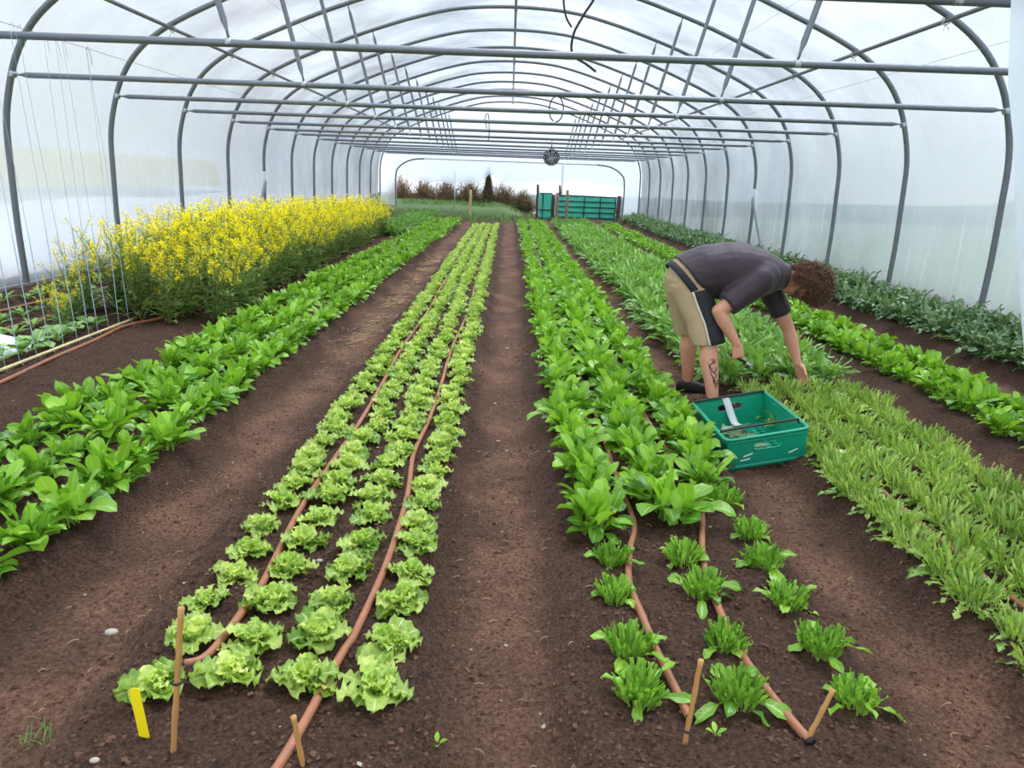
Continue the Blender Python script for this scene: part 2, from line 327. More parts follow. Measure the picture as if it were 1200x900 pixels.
MAT = {
    'soil': soil_mat(),
    'film': film_mat('polythene_film', clear=0.66, mott=0.36, haze=0.8, low_tint=0.72),
    'sheet': film_mat('loose_sheet', clear=0.35, mott=0.15, haze=0.9),
    'steel': plain('galvanised_steel', srgb(128, 131, 138), 0.45, 0.6, var=0.16, scale=14, bump=0.15),
    'dark_steel': plain('weathered_steel', srgb(128, 130, 136), 0.5, 0.55, var=0.2, scale=10),
    'clip': plain('bright_clip', srgb(205, 208, 212), 0.35, 0.6),
    'lettuce': leaf_mat('lettuce_leaf', srgb(112, 154, 48), srgb(204, 222, 116), srgb(222, 232, 170), 0.3, 0.28),
    'lettuce_heart': leaf_mat('lettuce_heart_leaf', srgb(150, 190, 66), srgb(222, 234, 144), srgb(228, 236, 184), 0.3, 0.35),
    'spinach': leaf_mat('spinach_leaf', srgb(74, 130, 28), srgb(160, 206, 68), srgb(180, 214, 110), 0.27, 0.26, ribw=0.1),
    'stub': leaf_mat('cut_spinach_stalk', srgb(88, 144, 38), srgb(160, 206, 80), srgb(190, 216, 128), 0.4, 0.25, base_mix=0.8),
    'mizuna': leaf_mat('mizuna_leaf', srgb(76, 126, 46), srgb(150, 192, 90), srgb(174, 204, 136), 0.34, 0.24),
    'cutmizuna': leaf_mat('cut_mizuna_leaf', srgb(104, 150, 50), srgb(192, 216, 112), srgb(210, 226, 160), 0.36, 0.28, base_mix=0.7),
    'jagged': leaf_mat('jagged_dark_leaf', srgb(58, 96, 52), srgb(126, 158, 106), srgb(160, 186, 136), 0.32, 0.16),
    'mustardleaf': leaf_mat('mustard_foliage', srgb(92, 124, 64), srgb(162, 182, 108), srgb(176, 196, 128), 0.5, 0.3),
    'brassica': leaf_mat('brassica_leaf', srgb(92, 142, 62), srgb(168, 200, 126), srgb(204, 220, 170), 0.45, 0.2),
    'petal': leaf_mat('yellow_petal', srgb(250, 232, 10), srgb(255, 243, 40), srgb(250, 236, 30), 0.6, 0.45, ribw=.001, base_mix=0.0, spec=.2),
    'hose': plain('brown_hose', srgb(160, 104, 76), 0.42, var=0.12, scale=12),
    'bamboo': plain('bamboo', srgb(190, 142, 82), 0.55, var=0.18, scale=18),
    'cane': plain('pale_cane', srgb(216, 200, 150), 0.5, var=0.1),
    'yellow': plain('yellow_plastic', srgb(250, 226, 20), 0.4, var=0.02),
    'black': plain('black_plastic', srgb(26, 26, 28), 0.45),
    'tie': plain('cable_tie_black', srgb(20, 20, 20), 0.5),
    'twine': plain('pale_blue_twine', srgb(170, 200, 208), 0.8),
    'wire': plain('thin_wire', srgb(150, 150, 152), 0.5, 0.4),
    'fleece': plain('white_fleece', srgb(236, 238, 240), 0.8, var=0.03),
    'cover': plain('weathered_white_cover', srgb(212, 214, 218), 0.8, var=0.08, scale=1.5),
    'crate': plain('green_crate_plastic', srgb(14, 150, 116), 0.3, var=0.05, scale=5),
    'paper': plain('white_paper', srgb(232, 232, 232), 0.7, var=0.03),
    'wood': plain('weathered_post_wood', srgb(150, 124, 104), 0.8, var=0.25, scale=9),
    'palewood': plain('pale_post_wood', srgb(196, 170, 128), 0.75, var=0.15, scale=9),
    'darkwood': plain('dark_post_wood', srgb(84, 70, 64), 0.8, var=0.2, scale=9),
    'rail': plain('grey_base_rail', srgb(142, 140, 138), 0.7, var=0.2, scale=6),
    'netting': plain('green_windbreak_mesh', srgb(84, 214, 180), 0.7, var=0.1, scale=60),
    'blacktape': plain('black_fence_tape', srgb(24, 42, 40), 0.6),
    'skin': plain('skin', srgb(214, 152, 124), 0.48, var=0.09, scale=16, bump=0.08, bscale=120),
    'shirt': plain('dark_shirt_cloth', srgb(58, 44, 52), 0.55, var=0.07, scale=30, bump=0.2, bscale=40, spec=0.4),
    'shorts': plain('tan_shorts_cloth', srgb(184, 156, 124), 0.8, var=0.06, scale=30, bump=0.25, bscale=30),
    'panel': plain('black_shorts_panel', srgb(32, 32, 36), 0.75),
    'piping': plain('pale_piping', srgb(206, 196, 178), 0.7),
    'shoe': plain('black_shoe', srgb(34, 28, 27), 0.6),
    'hair': plain('brown_curly_hair', srgb(104, 70, 50), 0.5, var=0.35, scale=40),
    'ink': plain('tattoo_ink', srgb(66, 58, 66), 0.6),
    'nail': plain('fingernail', srgb(226, 176, 158), 0.35),
    'eye': plain('eye_white', srgb(228, 222, 214), 0.3), 'iris': plain('iris_dark', srgb(60, 42, 30), 0.3),
    'lip': plain('lips', srgb(178, 104, 92), 0.5),
    'blade': plain('knife_steel', srgb(170, 172, 176), 0.3, 0.9),
    'stone': plain('pale_stone', srgb(176, 166, 156), 0.8, var=0.25, scale=20),
    'crumb': leaf_mat('soil_crumb', srgb(56, 40, 32), srgb(110, 82, 66), srgb(86, 65, 54), 0.9, 0.0, ribw=.001, base_mix=0.0, spec=.2),
    'straw': plain('dry_straw', srgb(178, 146, 112), 0.8, var=0.3, scale=10),
    'twig': plain('brown_twig', srgb(146, 118, 96), 0.85, var=0.3, scale=6),
    'hedgegrass': leaf_mat('rough_grass', srgb(56, 92, 38), srgb(112, 148, 66), srgb(120, 150, 70), 0.6, 0.15),
    'hedgeleaf': leaf_mat('hedge_leaf', srgb(84, 100, 52), srgb(146, 146, 92), srgb(110, 100, 64), 0.6, 0.15),
    'conifer': leaf_mat('dark_shrub_leaf', srgb(54, 78, 44), srgb(96, 120, 66), srgb(66, 74, 44), 0.6, 0.1),
    'bank': plain('grass_bank', srgb(62, 88, 42), 0.9, var=0.35, scale=4),
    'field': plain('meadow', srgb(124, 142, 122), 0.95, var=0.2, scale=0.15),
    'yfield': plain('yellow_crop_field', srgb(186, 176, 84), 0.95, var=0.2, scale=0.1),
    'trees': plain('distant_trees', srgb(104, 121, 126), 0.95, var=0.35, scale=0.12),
}

b_ = [n for n in MAT['shirt'].node_tree.nodes if n.type == 'BSDF_PRINCIPLED'][0]; b_.inputs['Sheen Weight'].default_value = 0.14; b_.inputs['Sheen Roughness'].default_value = 0.4
# ------------------------------------------------------------------ world
w = bpy.data.worlds.new('sky'); SC.world = w; w.use_nodes = True
nt = w.node_tree; nt.nodes.clear(); L = nt.links
wo = N(nt, 'ShaderNodeOutputWorld'); bg = N(nt, 'ShaderNodeBackground'); bg.inputs['Strength'].default_value = 1.3
tc = N(nt, 'ShaderNodeTexCoord'); mp = N(nt, 'ShaderNodeMapping'); mp.inputs['Scale'].default_value = (1, 1, 1.6)
no = N(nt, 'ShaderNodeTexNoise'); no.inputs['Scale'].default_value = 2.6; no.inputs['Detail'].default_value = 6; no.inputs['Roughness'].default_value = 0.55
cr = N(nt, 'ShaderNodeValToRGB'); cr.color_ramp.elements[0].position = 0.38; cr.color_ramp.elements[1].position = 0.62
cr.color_ramp.elements[0].color = (0.56, 0.70, 0.92, 1); cr.color_ramp.elements[1].color = (1.0, 1.0, 1.0, 1)
L.new(tc.outputs['Generated'], mp.inputs[0]); L.new(mp.outputs[0], no.inputs['Vector']); L.new(no.outputs['Fac'], cr.inputs[0])
L.new(cr.outputs[0], bg.inputs['Color']); L.new(bg.outputs[0], wo.inputs[0])
sun = bpy.data.lights.new('sun', 'SUN'); sun.energy = 3.6; sun.angle = math.radians(28); sun.color = (1.0, 0.97, 0.92)
so = bpy.data.objects.new('sun', sun); link(so); so.rotation_euler = (math.radians(-22), math.radians(16), 0)

# ------------------------------------------------------------------ ground
xs = np.unique(np.round(np.concatenate([np.arange(-5.3, -3.4, 0.06), np.arange(-3.4, 2.6, 0.02), np.arange(2.6, 5.31, 0.06)]), 4))
ys = [0.9]
while ys[-1] < 30.5: ys.append(ys[-1] + 0.018 * max(1.0, ys[-1] / 2.0))
ys = np.array(ys)
XX, YY = np.meshgrid(xs, ys)
ZZ = ground_h(XX, YY)
g = G()
nx, ny = len(xs), len(ys)
pm = np.zeros_like(XX)
for (a_, b_), (c_, d_) in zip(BEDS[:-1], BEDS[1:]):
    mid, hw = (b_ + c_) / 2, (c_ - b_) / 2 + .04
    pm = np.maximum(pm, 1 - sstep(.15, 1.0, np.abs(XX - mid + (nz(YY * 2.1, XX * 2, 8) - .5) * .2) / hw))
pm = np.clip(pm * (.55 + .9 * nz(XX * 5, YY * 3.2, 11)), 0, 1)
cols = np.stack([pm, pm * 0, pm * 0], -1).reshape(-1, 3)
g.add(np.stack([XX, YY, ZZ], -1).reshape(-1, 3), [(j * nx + i, j * nx + i + 1, (j + 1) * nx + i + 1, (j + 1) * nx + i) for j in range(ny - 1) for i in range(nx - 1)], cols)
tag(g.obj('floor', MAT['soil']), kind='structure', label='dark crumbly soil of the beds and trodden paths')

def lumps(g, n, xr, yr, r0, r1, zoff=0.3, flat=0.7):
    yy = yr[0] + (yr[1] - yr[0]) * RNG.random(n) ** 1.7; xx = RNG.uniform(xr[0], xr[1], n); rr = r0 + (r1 - r0) * RNG.random(n) ** 3
    zz = ground_h(xx, yy)
    K = np.array([(1, 0, 0), (-1, 0, 0), (0, 1, 0), (0, -1, 0), (0, 0, 1), (0, 0, -1), (.6, .6, .5), (-.6, .5, .5), (.5, -.6, -.4)])
    for x, y, z, r in zip(xx, yy, zz, rr):
        v = K * r * RNG.uniform(0.6, 1.25, (9, 1)) * [1, 1, flat]
        a = random.random() * 6.28; c, s_ = math.cos(a), math.sin(a)
        v = v @ np.array([[c, -s_, 0], [s_, c, 0], [0, 0, 1]]).T
        t = random.random()
        g.add(v + [x, y, z + r * zoff], [(0, 2, 6), (2, 4, 6), (4, 0, 6), (1, 4, 7), (4, 2, 7), (2, 1, 7), (3, 0, 4), (1, 3, 4), (2, 0, 5), (1, 2, 5), (3, 1, 5), (0, 3, 8), (3, 5, 8), (5, 0, 8)], np.tile([t, t, t], (9, 1)))
g = G(); lumps(g, 22000, (-3.4, 2.6), (1.25, 6.5), 0.002, 0.012, .1)
lumps(g, 20000, (-1.7, 2.2), (1.25, 3.3), 0.0018, 0.0075, .15)
tag(g.obj('soil_crumbs', MAT['crumb'], smooth=False), 'loose brown soil crumbs scattered over beds and paths', 'soil', kind='stuff')
g = G(); lumps(g, 260, (-3.2, 2.4), (1.25, 9), 0.003, 0.011, 0.6)
for x, y, r in [(-1.18, 2.0, .022), (-0.62, 2.33, .012), (0.95, 2.13, .014), (-0.02, 3.9, .012), (0.02, 6.2, .02), (-0.05, 4.6, .012), (-0.9, 1.4, .012)]:
    g.ball((x, y, gz(x, y) + .006), (r, r * .7, r * .45), 8, 6)
tag(g.obj('stone_chips', MAT['stone'], smooth=False), 'pale stone chips lying about on the soil', 'stones', kind='stuff')
g = G()
def straw(x, y, l):
    a = random.random() * PI; z = float(ground_h(np.array([x]), np.array([y]))[0]) + 0.006
    d = np.array([math.cos(a), math.sin(a), random.uniform(-.1, .15)]) * l / 2
    g.tube([np.array([x, y, z]) - d, np.array([x, y, z + .004]), np.array([x, y, z]) + d], 0.0016 * max(1, y / 5), 3)
for _ in range(900):
    cy = random.choice([6.4, 6.6, 7.2, 8.2, 8.6, 9.4, 10.2, 11.5, 12.5, 13.5]); straw(random.gauss(-1.28, 0.07), random.gauss(cy, 0.22), random.uniform(.05, .16))
for _ in range(420):
    x = random.choice([random.uniform(-1.5, -1.05), random.uniform(-.15, .2), random.uniform(1.1, 1.5), random.uniform(-3.3, 2.6)])
    straw(x, random.uniform(1.3, 7), random.uniform(.01, .034))
tag(g.obj('straw_bits', MAT['straw']), 'pale dry straw littering the paths', 'straw', kind='stuff')
del straw

# ------------------------------------------------------------------ plants: one mesh per variant, copies share it
def r_(a, b): return random.uniform(a, b)
def lettuce_meshes(k, lo=False):
    nl, nw = (5, 2) if lo else (17, 8)
    o = G(); h = G()
    for i in range(10):
        o.leaf((0, 0, .004), i * 2.4 + r_(-.3, .3), r_(.5, .95), r_(-.55, .1), r_(.08, .118), r_(.028, .042), p=.1, pw=.012, cup=r_(.05, .5), ruf=.0 if lo else r_(.008, .014), rf=r_(3.5, 6), nl=nl, nw=nw, shape=1.4, sq=.6, lobes=0 if lo else 8, lobe_d=.13, tone=r_(.0, .8), twist=r_(-.6, .6))
    for i in range(17):
        h.leaf((r_(-.012, .012), r_(-.012, .012), .012), i * 2.4 + r_(-.4, .4), r_(.85, 1.4), r_(.2, 1.4), r_(.05, .088), r_(.016, .028), p=.1, pw=.008, cup=r_(.1, .7), ruf=.0 if lo else r_(.007, .012), rf=r_(3.5, 6), nl=nl, nw=nw, shape=1.4, sq=.55, lobes=0 if lo else 8, lobe_d=.15, tone=r_(.2, 1), twist=r_(-.9, .9))
    return o, h
def spinach_meshes(k, lo=False):
    nl, nw = (5, 2) if lo else (10, 4)
    o = G(); h = G(); n = 14 if lo else 25
    for i in range(n):
        o.leaf((r_(-.035, .035), r_(-.035, .035), 0), i * 2.4 + r_(-.4, .4), r_(.7, 1.2), r_(-.9, .2), r_(.08, .185), r_(.018, .034), p=.42, pw=.004, cup=r_(.1, .5), ruf=r_(.0, .006), rf=2.3, nl=nl, nw=nw, shape=1.2, sq=.55, tone=r_(.0, .8), twist=r_(-.8, .8), k=1.4)
    for i in range(n):
        h.leaf((r_(-.04, .04), r_(-.04, .04), 0), i * 2.4 + r_(-.5, .5), r_(1.1, 1.5), r_(.1, 1.3), r_(.08, .185), r_(.016, .032), p=.42, pw=.004, cup=r_(.1, .6), ruf=r_(.0, .006), rf=2.3, nl=nl, nw=nw, shape=1.2, sq=.55, tone=r_(.3, 1), twist=r_(-.9, .9), k=1.3)
    return o, h
def stub_meshes(k):
    o = G(); h = G()
    for i in range(95):
        a = r_(0, 6.28); q = math.sqrt(random.random()) * .045
        h.leaf((q * math.cos(a), q * math.sin(a), 0), a + r_(-.7, .7), r_(1.25, 1.55) - q * 5, r_(1.0, 1.6) - q * 6, r_(.06, .1) - q * .4, r_(.004, .0095), p=.4, pw=.0028, cup=r_(.2, 1.0), ruf=.004, rf=2.5, nl=6, nw=2, tone=r_(.1, 1), twist=r_(-1.2, 1.2), blunt=random.random() < .75)
    for i in range(random.choice([5, 6, 7])):
        o.leaf((0, 0, .006), i * 2.4 + r_(-.6, .6), r_(.35, 1.0), r_(-.7, -.1), r_(.07, .15), r_(.012, .024), p=.42, pw=.0035, cup=.3, ruf=.005, nl=9, nw=4, shape=1.2, sq=.55, tone=r_(.2, .8), twist=r_(-.6, .6))
    return o, h
def mizuna_meshes(k, lo=False):
    o = G(); h = G(); nl = 8 if lo else 17
    for i in range(16):
        o.leaf((r_(-.03, .03), r_(-.03, .03), 0), i * 2.4 + r_(-.4, .4), r_(.7, 1.2), r_(-.8, .1), r_(.17, .25), r_(.02, .033), p=.3, pw=.004, cup=r_(.1, .5), ruf=.004, nl=nl, nw=2, shape=.8, lobes=5, lobe_d=.62, tone=r_(.1, .8), twist=r_(-.7, .7))
    for i in range(16):
        h.leaf((r_(-.04, .04), r_(-.04, .04), 0), i * 2.4 + r_(-.4, .4), r_(1.1, 1.5), r_(.1, 1.2), r_(.16, .24), r_(.017, .03), p=.3, pw=.004, cup=r_(.1, .6), ruf=.004, nl=nl, nw=2, shape=.8, lobes=5, lobe_d=.62, tone=r_(.3, 1), twist=r_(-.7, .7))
    return o, h
def cutmizuna_meshes(k):
    o = G(); h = G()
    for i in range(85):
        a = r_(0, 6.28); q = math.sqrt(random.random()) * .05
        h.leaf((q * math.cos(a), q * math.sin(a), 0), a + r_(-.6, .6), r_(1.2, 1.55) - q * 6, r_(1.0, 1.5) - q * 7, r_(.075, .13), r_(.003, .0085), p=.5, pw=.0022, cup=r_(.1, .9), ruf=.004, nl=6, nw=2, lobes=2, lobe_d=.5, tone=r_(.1, 1), twist=r_(-1.3, 1.3), blunt=random.random() < .6)
    for i in range(14):
        o.leaf((r_(-.02, .02), r_(-.02, .02), 0), i * 2.4 + r_(-.5, .5), r_(.35, 1.0), r_(-.7, -.1), r_(.10, .17), r_(.012, .024), p=.35, pw=.0025, cup=.3, ruf=.005, nl=19, nw=2, shape=.75, lobes=4.5, lobe_d=.75, tone=r_(.0, .7), twist=r_(-.9, .9))
    return o, h
def jagged_meshes(k, lo=False):
    o = G(); h = G(); nl = 9 if lo else 23
    for i in range(22):
        o.leaf((r_(-.06, .06), r_(-.06, .06), 0), i * 2.4 + r_(-.4, .4), r_(.7, 1.25), r_(-.9, .0), r_(.2, .33), r_(.024, .04), p=.22, pw=.005, cup=r_(.1, .6), ruf=.01, nl=nl, nw=2, shape=.75, lobes=6, lobe_d=.75, tone=r_(0, .8), twist=r_(-.9, .9))
    for i in range(18):
        h.leaf((r_(-.06, .06), r_(-.06, .06), 0), i * 2.4 + r_(-.4, .4), r_(1.1, 1.5), r_(.0, .9), r_(.18, .32), r_(.02, .036), p=.22, pw=.005, cup=r_(.1, .6), ruf=.01, nl=nl, nw=2, shape=.75, lobes=6, lobe_d=.75, tone=r_(.3, 1), twist=r_(-.9, .9))
    return o, h

def variants(fn, n, m1, m2, name, n1, n2):
    out = []
    for k in range(n):
        o, h = fn(k)
        j = G(); j.v = o.v + [v for v in h.v]; j.c = o.c + h.c; j.f = o.f + [tuple(i + o.n for i in f) for f in h.f]; j.n = o.n + h.n
        nf = len(o.f)
        jm = j.mesh(name, [m1, m2])
        if m1 is not m2: jm.polygons.foreach_set('material_index', [0] * nf + [1] * len(h.f))
        out.append((o.mesh(n1, m1), h.mesh(n2, m2), jm))
    return out

def put(name, var, n1, n2, x, y, s, rz, near, label, cat, group, tilt=0.12):
    """a plant: near ones have their two parts, far ones are one mesh"""
    z = gz(x, y) - 0.004
    if near:
        r = bpy.data.objects.new(name, None); r.empty_display_size = 0.05; COL.objects.link(r)
        for nm, me in ((n1, var[0]), (n2, var[1])):
            c = bpy.data.objects.new(nm, me); COL.objects.link(c); c.parent = r
    else:
        r = bpy.data.objects.new(name, var[2]); COL.objects.link(r)
    r.location = (x, y, z); r.rotation_euler = (r_(-tilt, tilt), r_(-tilt, tilt), rz)
    r.scale = (s, s, s * r_(.92, 1.1))
    r['label'] = label; r['category'] = cat; r['group'] = group
    return r
def merge(g, src, x, y, s):
    """append a low plant (o, h) to a far bed of them"""
    a = r_(0, 6.28); c, s_ = math.cos(a), math.sin(a); Rm = np.array([[c, -s_, 0], [s_, c, 0], [0, 0, 1]])
    for q in src:
        V = np.concatenate(q.v) @ Rm.T * s + [x, y, gz(x, y)]
        g.add(V, q.f, np.concatenate(q.c))

# ---- lettuces: four rows
LV = variants(lettuce_meshes, 8, MAT['lettuce'], MAT['lettuce_heart'], 'lettuce', 'outer_leaves', 'heart')
LLO = [lettuce_meshes(0, True) for _ in range(3)]
rows = [(-.885, 'first row from the straw path'), (-.69, 'second row from the straw path'), (-.51, 'third row from the straw path'), (-.305, 'row along the central path')]
YS = [[1.64, 1.85, 2.04, 2.19, 2.36, 2.56, 2.77, 2.94], [1.69, 1.85, 2.04, 2.24, 2.43, 2.62, 2.82], [1.69, 1.88, 2.06, 2.25, 2.44, 2.66, 2.83], [1.66, 1.86, 2.07, 2.26, 2.47, 2.63, 2.81, 2.98]]
SZ = [[.92, .95, .75, .85, .85, .8, .9], [1.0, .98, .95, .95, .95], [.96, 1.0, .85, .92, .95], [1.05, 1.0, .95, .9, .95]]
gl_ = G()
for ri, (rx, rd) in enumerate(rows):
    i = 0; y = 0
    while True:
        y = YS[ri][i] if i < len(YS[ri]) else y + r_(.18, .205)
        if y > 22.2: break
        x = rx + r_(-.02, .02) - 0.004 * max(0, y - 6)
        s = SZ[ri][i] if i < len(SZ[ri]) else r_(.86, 1.08)
        if i < 75:
            put('lettuce', LV[random.randrange(8)], 'outer_leaves', 'heart', x, y, s, r_(0, 6.28), y < 5, f'frilly pale lettuce, {ordw(i + 1)} from the near end, {rd}', 'lettuce', 'lettuces in the four-row bed')
        else: merge(gl_, LLO[i % 3], x, y, s)
        i += 1
o = gl_.obj('distant_lettuces', MAT['lettuce']); tag(o, 'pale green lettuces massed at the far end of the lettuce bed', 'lettuces', kind='stuff')

# ---- spinach: three beds, the nearest three hundred are single plants
SV = variants(spinach_meshes, 8, MAT['spinach'], MAT['spinach'], 'spinach_plant', 'outer_leaves', 'inner_leaves')
SLO = [spinach_meshes(0, True) for _ in range(3)]
srows = [(-1.65, 1.84, .25, 'left bed, row along the straw path', 1.12), (-1.95, 2.2, .25, 'middle row of the left bed', 1.15), (-2.25, 2.6, .25, 'left bed, row nearest the mustard', 1.1),
         (.385, 2.66, .2, 'central bed, row along the middle path', 1.14), (.675, 2.79, .2, 'middle row of the central bed', 1.2), (.945, 3.12, .2, 'central bed, row nearest the man', 1.12),
         (2.90, 3.35, .24, 'right bed, row nearer the man', 1.05), (3.18, 3.5, .24, 'right bed, row nearer the right wall', 1.05)]
allp = []
for k, (rx, y0, dy, rd, sc) in enumerate(srows):
    y = y0; i = 0
    while y < 23.3:
        x = rx + r_(-.035, .035) + (0.008 * (y - 8) if k < 3 and y > 8 else 0) + (0.012 * (y - 5) * (1 if y < 18 else 0) if False else 0)
        allp.append((y, k, i, x, sc * r_(.84, 1.1))); i += 1; y += dy * r_(.85, 1.15)
allp.sort()
gs_ = G()
for q, (y, k, i, x, s) in enumerate(allp):
    if k == 4 and i == 0: s = 1.45
    if q < 300:
        put('spinach_plant', SV[random.randrange(8)], 'outer_leaves', 'inner_leaves', x, y, s, r_(0, 6.28), y < 5.5, f'bright spinach plant, {ordw(i + 1)} from the near end, {srows[k][3]}', 'spinach', 'spinach plants in the three spinach beds')
    else: merge(gs_, SLO[q % 3], x, y, s)
o = gs_.obj('distant_spinach', MAT['spinach']); tag(o, 'bright green spinach massed along the far halves of the spinach beds', 'spinach', kind='stuff')

# ---- cut spinach stubs at the near end of the central bed
TV = variants(stub_meshes, 6, MAT['spinach'], MAT['stub'], 'cut_spinach', 'outer_leaves', 'cut_stalks')
stubs = [('row by the middle path', [(.385, 1.68), (.39, 1.88), (.385, 2.17), (.41, 2.41)]), ('middle row', [(.65, 1.69), (.68, 1.92), (.69, 2.22), (.68, 2.44)]), ('row by the crate path', [(.965, 1.69), (.97, 1.92), (.955, 2.17), (.96, 2.41), (.98, 2.64), (.96, 2.93)])]
for rd, pts in stubs:
    for i, (x, y) in enumerate(pts):
        put('cut_spinach', TV[random.randrange(6)], 'outer_leaves', 'cut_stalks', x, y, r_(.92, 1.12), r_(0, 6.28), True, f'cropped spinach stump, {ordw(i + 1)} from the near end, {rd}', 'spinach', 'cropped spinach stumps', .08)

# ---- mizuna bed: cut near end, full growth behind the man
CV = variants(cutmizuna_meshes, 6, MAT['cutmizuna'], MAT['cutmizuna'], 'cut_mizuna', 'outer_leaves', 'cut_stalks')
MV = variants(mizuna_meshes, 8, MAT['mizuna'], MAT['mizuna'], 'mizuna', 'outer_leaves', 'inner_leaves')
MLO = [mizuna_meshes(0, True) for _ in range(3)]
mrows = [(1.60, 'row nearest the crate'), (1.84, 'second row from the crate'), (2.06, 'third row from the crate'), (2.28, 'row farthest from the crate')]
gm_ = G(); full = []
for k, (rx, rd) in enumerate(mrows):
    y = [1.78, 2.0, 2.35, 2.7][k] + r_(0, .08); i = 0
    while y < 4.8:
        put('cut_mizuna', CV[random.randrange(6)], 'outer_leaves', 'cut_stalks', rx + r_(-.03, .03), y, r_(.92, 1.15), r_(0, 6.28), True, f'cropped feathery salad plant, {ordw(i + 1)} from the near end, {rd}', 'salad plant', 'cropped feathery salad plants')
        i += 1; y += r_(.165, .2)
    i = 0; y = max(y + .1, 5.06 if k else 4.9)
    while y < 24:
        full.append((y, k, i, rx + r_(-.04, .04) - (.09 if k == 0 else .03 if k == 1 else 0), r_(1.05, 1.3))); i += 1; y += r_(.19, .24)
full.sort()
for q, (y, k, i, x, s) in enumerate(full):
    if q < 296: put('mizuna', MV[random.randrange(8)], 'outer_leaves', 'inner_leaves', x, y, s, r_(0, 6.28), y < 6.5, f'uncut feathery salad plant, {ordw(i + 1)} behind the cropped ones, {mrows[k][1]}', 'salad plant', 'uncut feathery salad plants')
    else: merge(gm_, MLO[q % 3], x, y, s)
for y in np.arange(17, 25, .24):
    for x in (-3.1, -2.85, -2.6): merge(gm_, MLO[random.randrange(3)], x + r_(-.05, .05) + (y - 17) * .02, y + r_(-.08, .08), r_(1.2, 1.5))
o = gm_.obj('distant_mizuna', MAT['mizuna']); tag(o, 'feathery green salad massed at the far ends of the beds', 'salad plants', kind='stuff')

# ---- dark jagged plants along the right wall
JV = variants(jagged_meshes, 6, MAT['jagged'], MAT['jagged'], 'jagged_leaf_plant', 'outer_leaves', 'inner_leaves')
for k, (rx, rd) in enumerate([(4.12, 'row nearer the paths'), (4.45, 'row against the right wall')]):
    y = 4.4 + k * .3; i = 0
    while y < 27:
        put('jagged_leaf_plant', JV[random.randrange(6)], 'outer_leaves', 'inner_leaves', rx + r_(-.05, .05), y, r_(.95, 1.2), r_(0, 6.28), y < 9, f'dark green jagged-leaved plant, {ordw(i + 1)} from the near end of the {rd}', 'leafy plant', 'dark jagged plants by the right wall')
        i += 1; y += r_(.27, .33)

# ---- flowering mustard thicket
def mustard_meshes(k):
    st, le, fl = G(), G(), G()
    for b in range(9):
        a = b * 2.4 + r_(-.4, .4); lean = r_(.05, .42); h = r_(.72, 1.08)
        P = [np.array([0, 0, 0])]
        for t in (.25, .5, .75, 1): P.append(np.array([math.cos(a) * lean * t ** 1.4, math.sin(a) * lean * t ** 1.4, h * t]))
        st.tube(P, [.007, .005, .004, .003, .002], 4)
        tips = [P[-1]]
        for q in range(3):
            t = r_(.5, .9); b0 = np.array([math.cos(a) * lean * t ** 1.4, math.sin(a) * lean * t ** 1.4, h * t]); a2 = r_(0, 6.28)
            e = b0 + np.array([math.cos(a2) * r_(.05, .12), math.sin(a2) * r_(.05, .12), r_(.1, .22)])
            st.tube([b0, (b0 + e) / 2 + [0, 0, -.01], e], [.003, .0025, .002], 3); tips.append(e)
        tips += [np.array([math.cos(a) * lean * t ** 1.4 + r_(-.05, .05), math.sin(a) * lean * t ** 1.4 + r_(-.05, .05), h * t]) for t in (r_(.6, .9),)]
        for T in tips:
            for q in range(16):
                c = T + np.array([r_(-.026, .026), r_(-.026, .026), r_(-.07, .02)])
                u = np.array([r_(-1, 1), r_(-1, 1), r_(-.4, .4)]); u /= np.linalg.norm(u); n_ = np.array([r_(-.6, .6), r_(-.6, .6), 1]); v = np.cross(n_, u); v /= np.linalg.norm(v)
                s = r_(.010, .016)
                fl.add([c - u * s, c - v * s * .35 - u * s * .35, c - v * s, c + u * s * .35 - v * s * .35, c + u * s, c + (u + v) * s * .35, c + v * s, c - u * s * .35 + v * s * .35], [(0, 1, 2, 3, 4, 5, 6, 7)])
        for q in range(26):
            t = r_(.08, .85); b0 = np.array([math.cos(a) * lean * t ** 1.4, math.sin(a) * lean * t ** 1.4, h * t])
            le.leaf(b0, r_(0, 6.28), r_(.0, 1.0), r_(-.6, .4), r_(.08, .2) * (1.25 - .7 * t), r_(.009, .02) * (1.3 - .7 * t), p=.15, pw=.002, cup=.2, nl=6, nw=2, lobes=2, lobe_d=.4, tone=r_(0, 1))
        for q in range(9):  # seed pods
            t = r_(.45, .95); b0 = np.array([math.cos(a) * lean * t ** 1.4, math.sin(a) * lean * t ** 1.4, h * t]); a2 = r_(0, 6.28)
            le.tube([b0, b0 + np.array([math.cos(a2) * .05, math.sin(a2) * .05, r_(.02, .05)])], [.0016, .001], 3, col=(.6, r_(.2, .9), .5))
    for i in range(22):
        le.leaf((r_(-.08, .08), r_(-.08, .08), r_(0, .12)), i * 2.4, r_(.6, 1.35), r_(-.6, .4), r_(.16, .32), r_(.02, .042), p=.25, pw=.004, cup=.2, nl=9, nw=2, lobes=3, lobe_d=.35, tone=r_(0, .8))
    return st, le, fl
UV_ = []
for k in range(5):
    a, b, c = mustard_meshes(k); UV_.append((a.mesh('stems', MAT['mustardleaf']), b.mesh('leaves', MAT['mustardleaf']), c.mesh('blossom', MAT['petal'], False)))
def mustard(x, y, s, label, group='flowering mustard plants in the yellow thicket', hz=None):
    r = empty('mustard_plant', (x, y, gz(x, y) - .01), r_(0, 6.28)); r.scale = (s * 1.05, s * 1.05, hz or s)
    for nm, me in zip(("stems", "leaves", "blossom"), random.choice(UV_)):
        q_ = link(bpy.data.objects.new(nm, me), r)
        if nm != 'stems': q_['kind'] = 'stuff'
    tag(r, label, 'flowering plant', group)
mi = 0
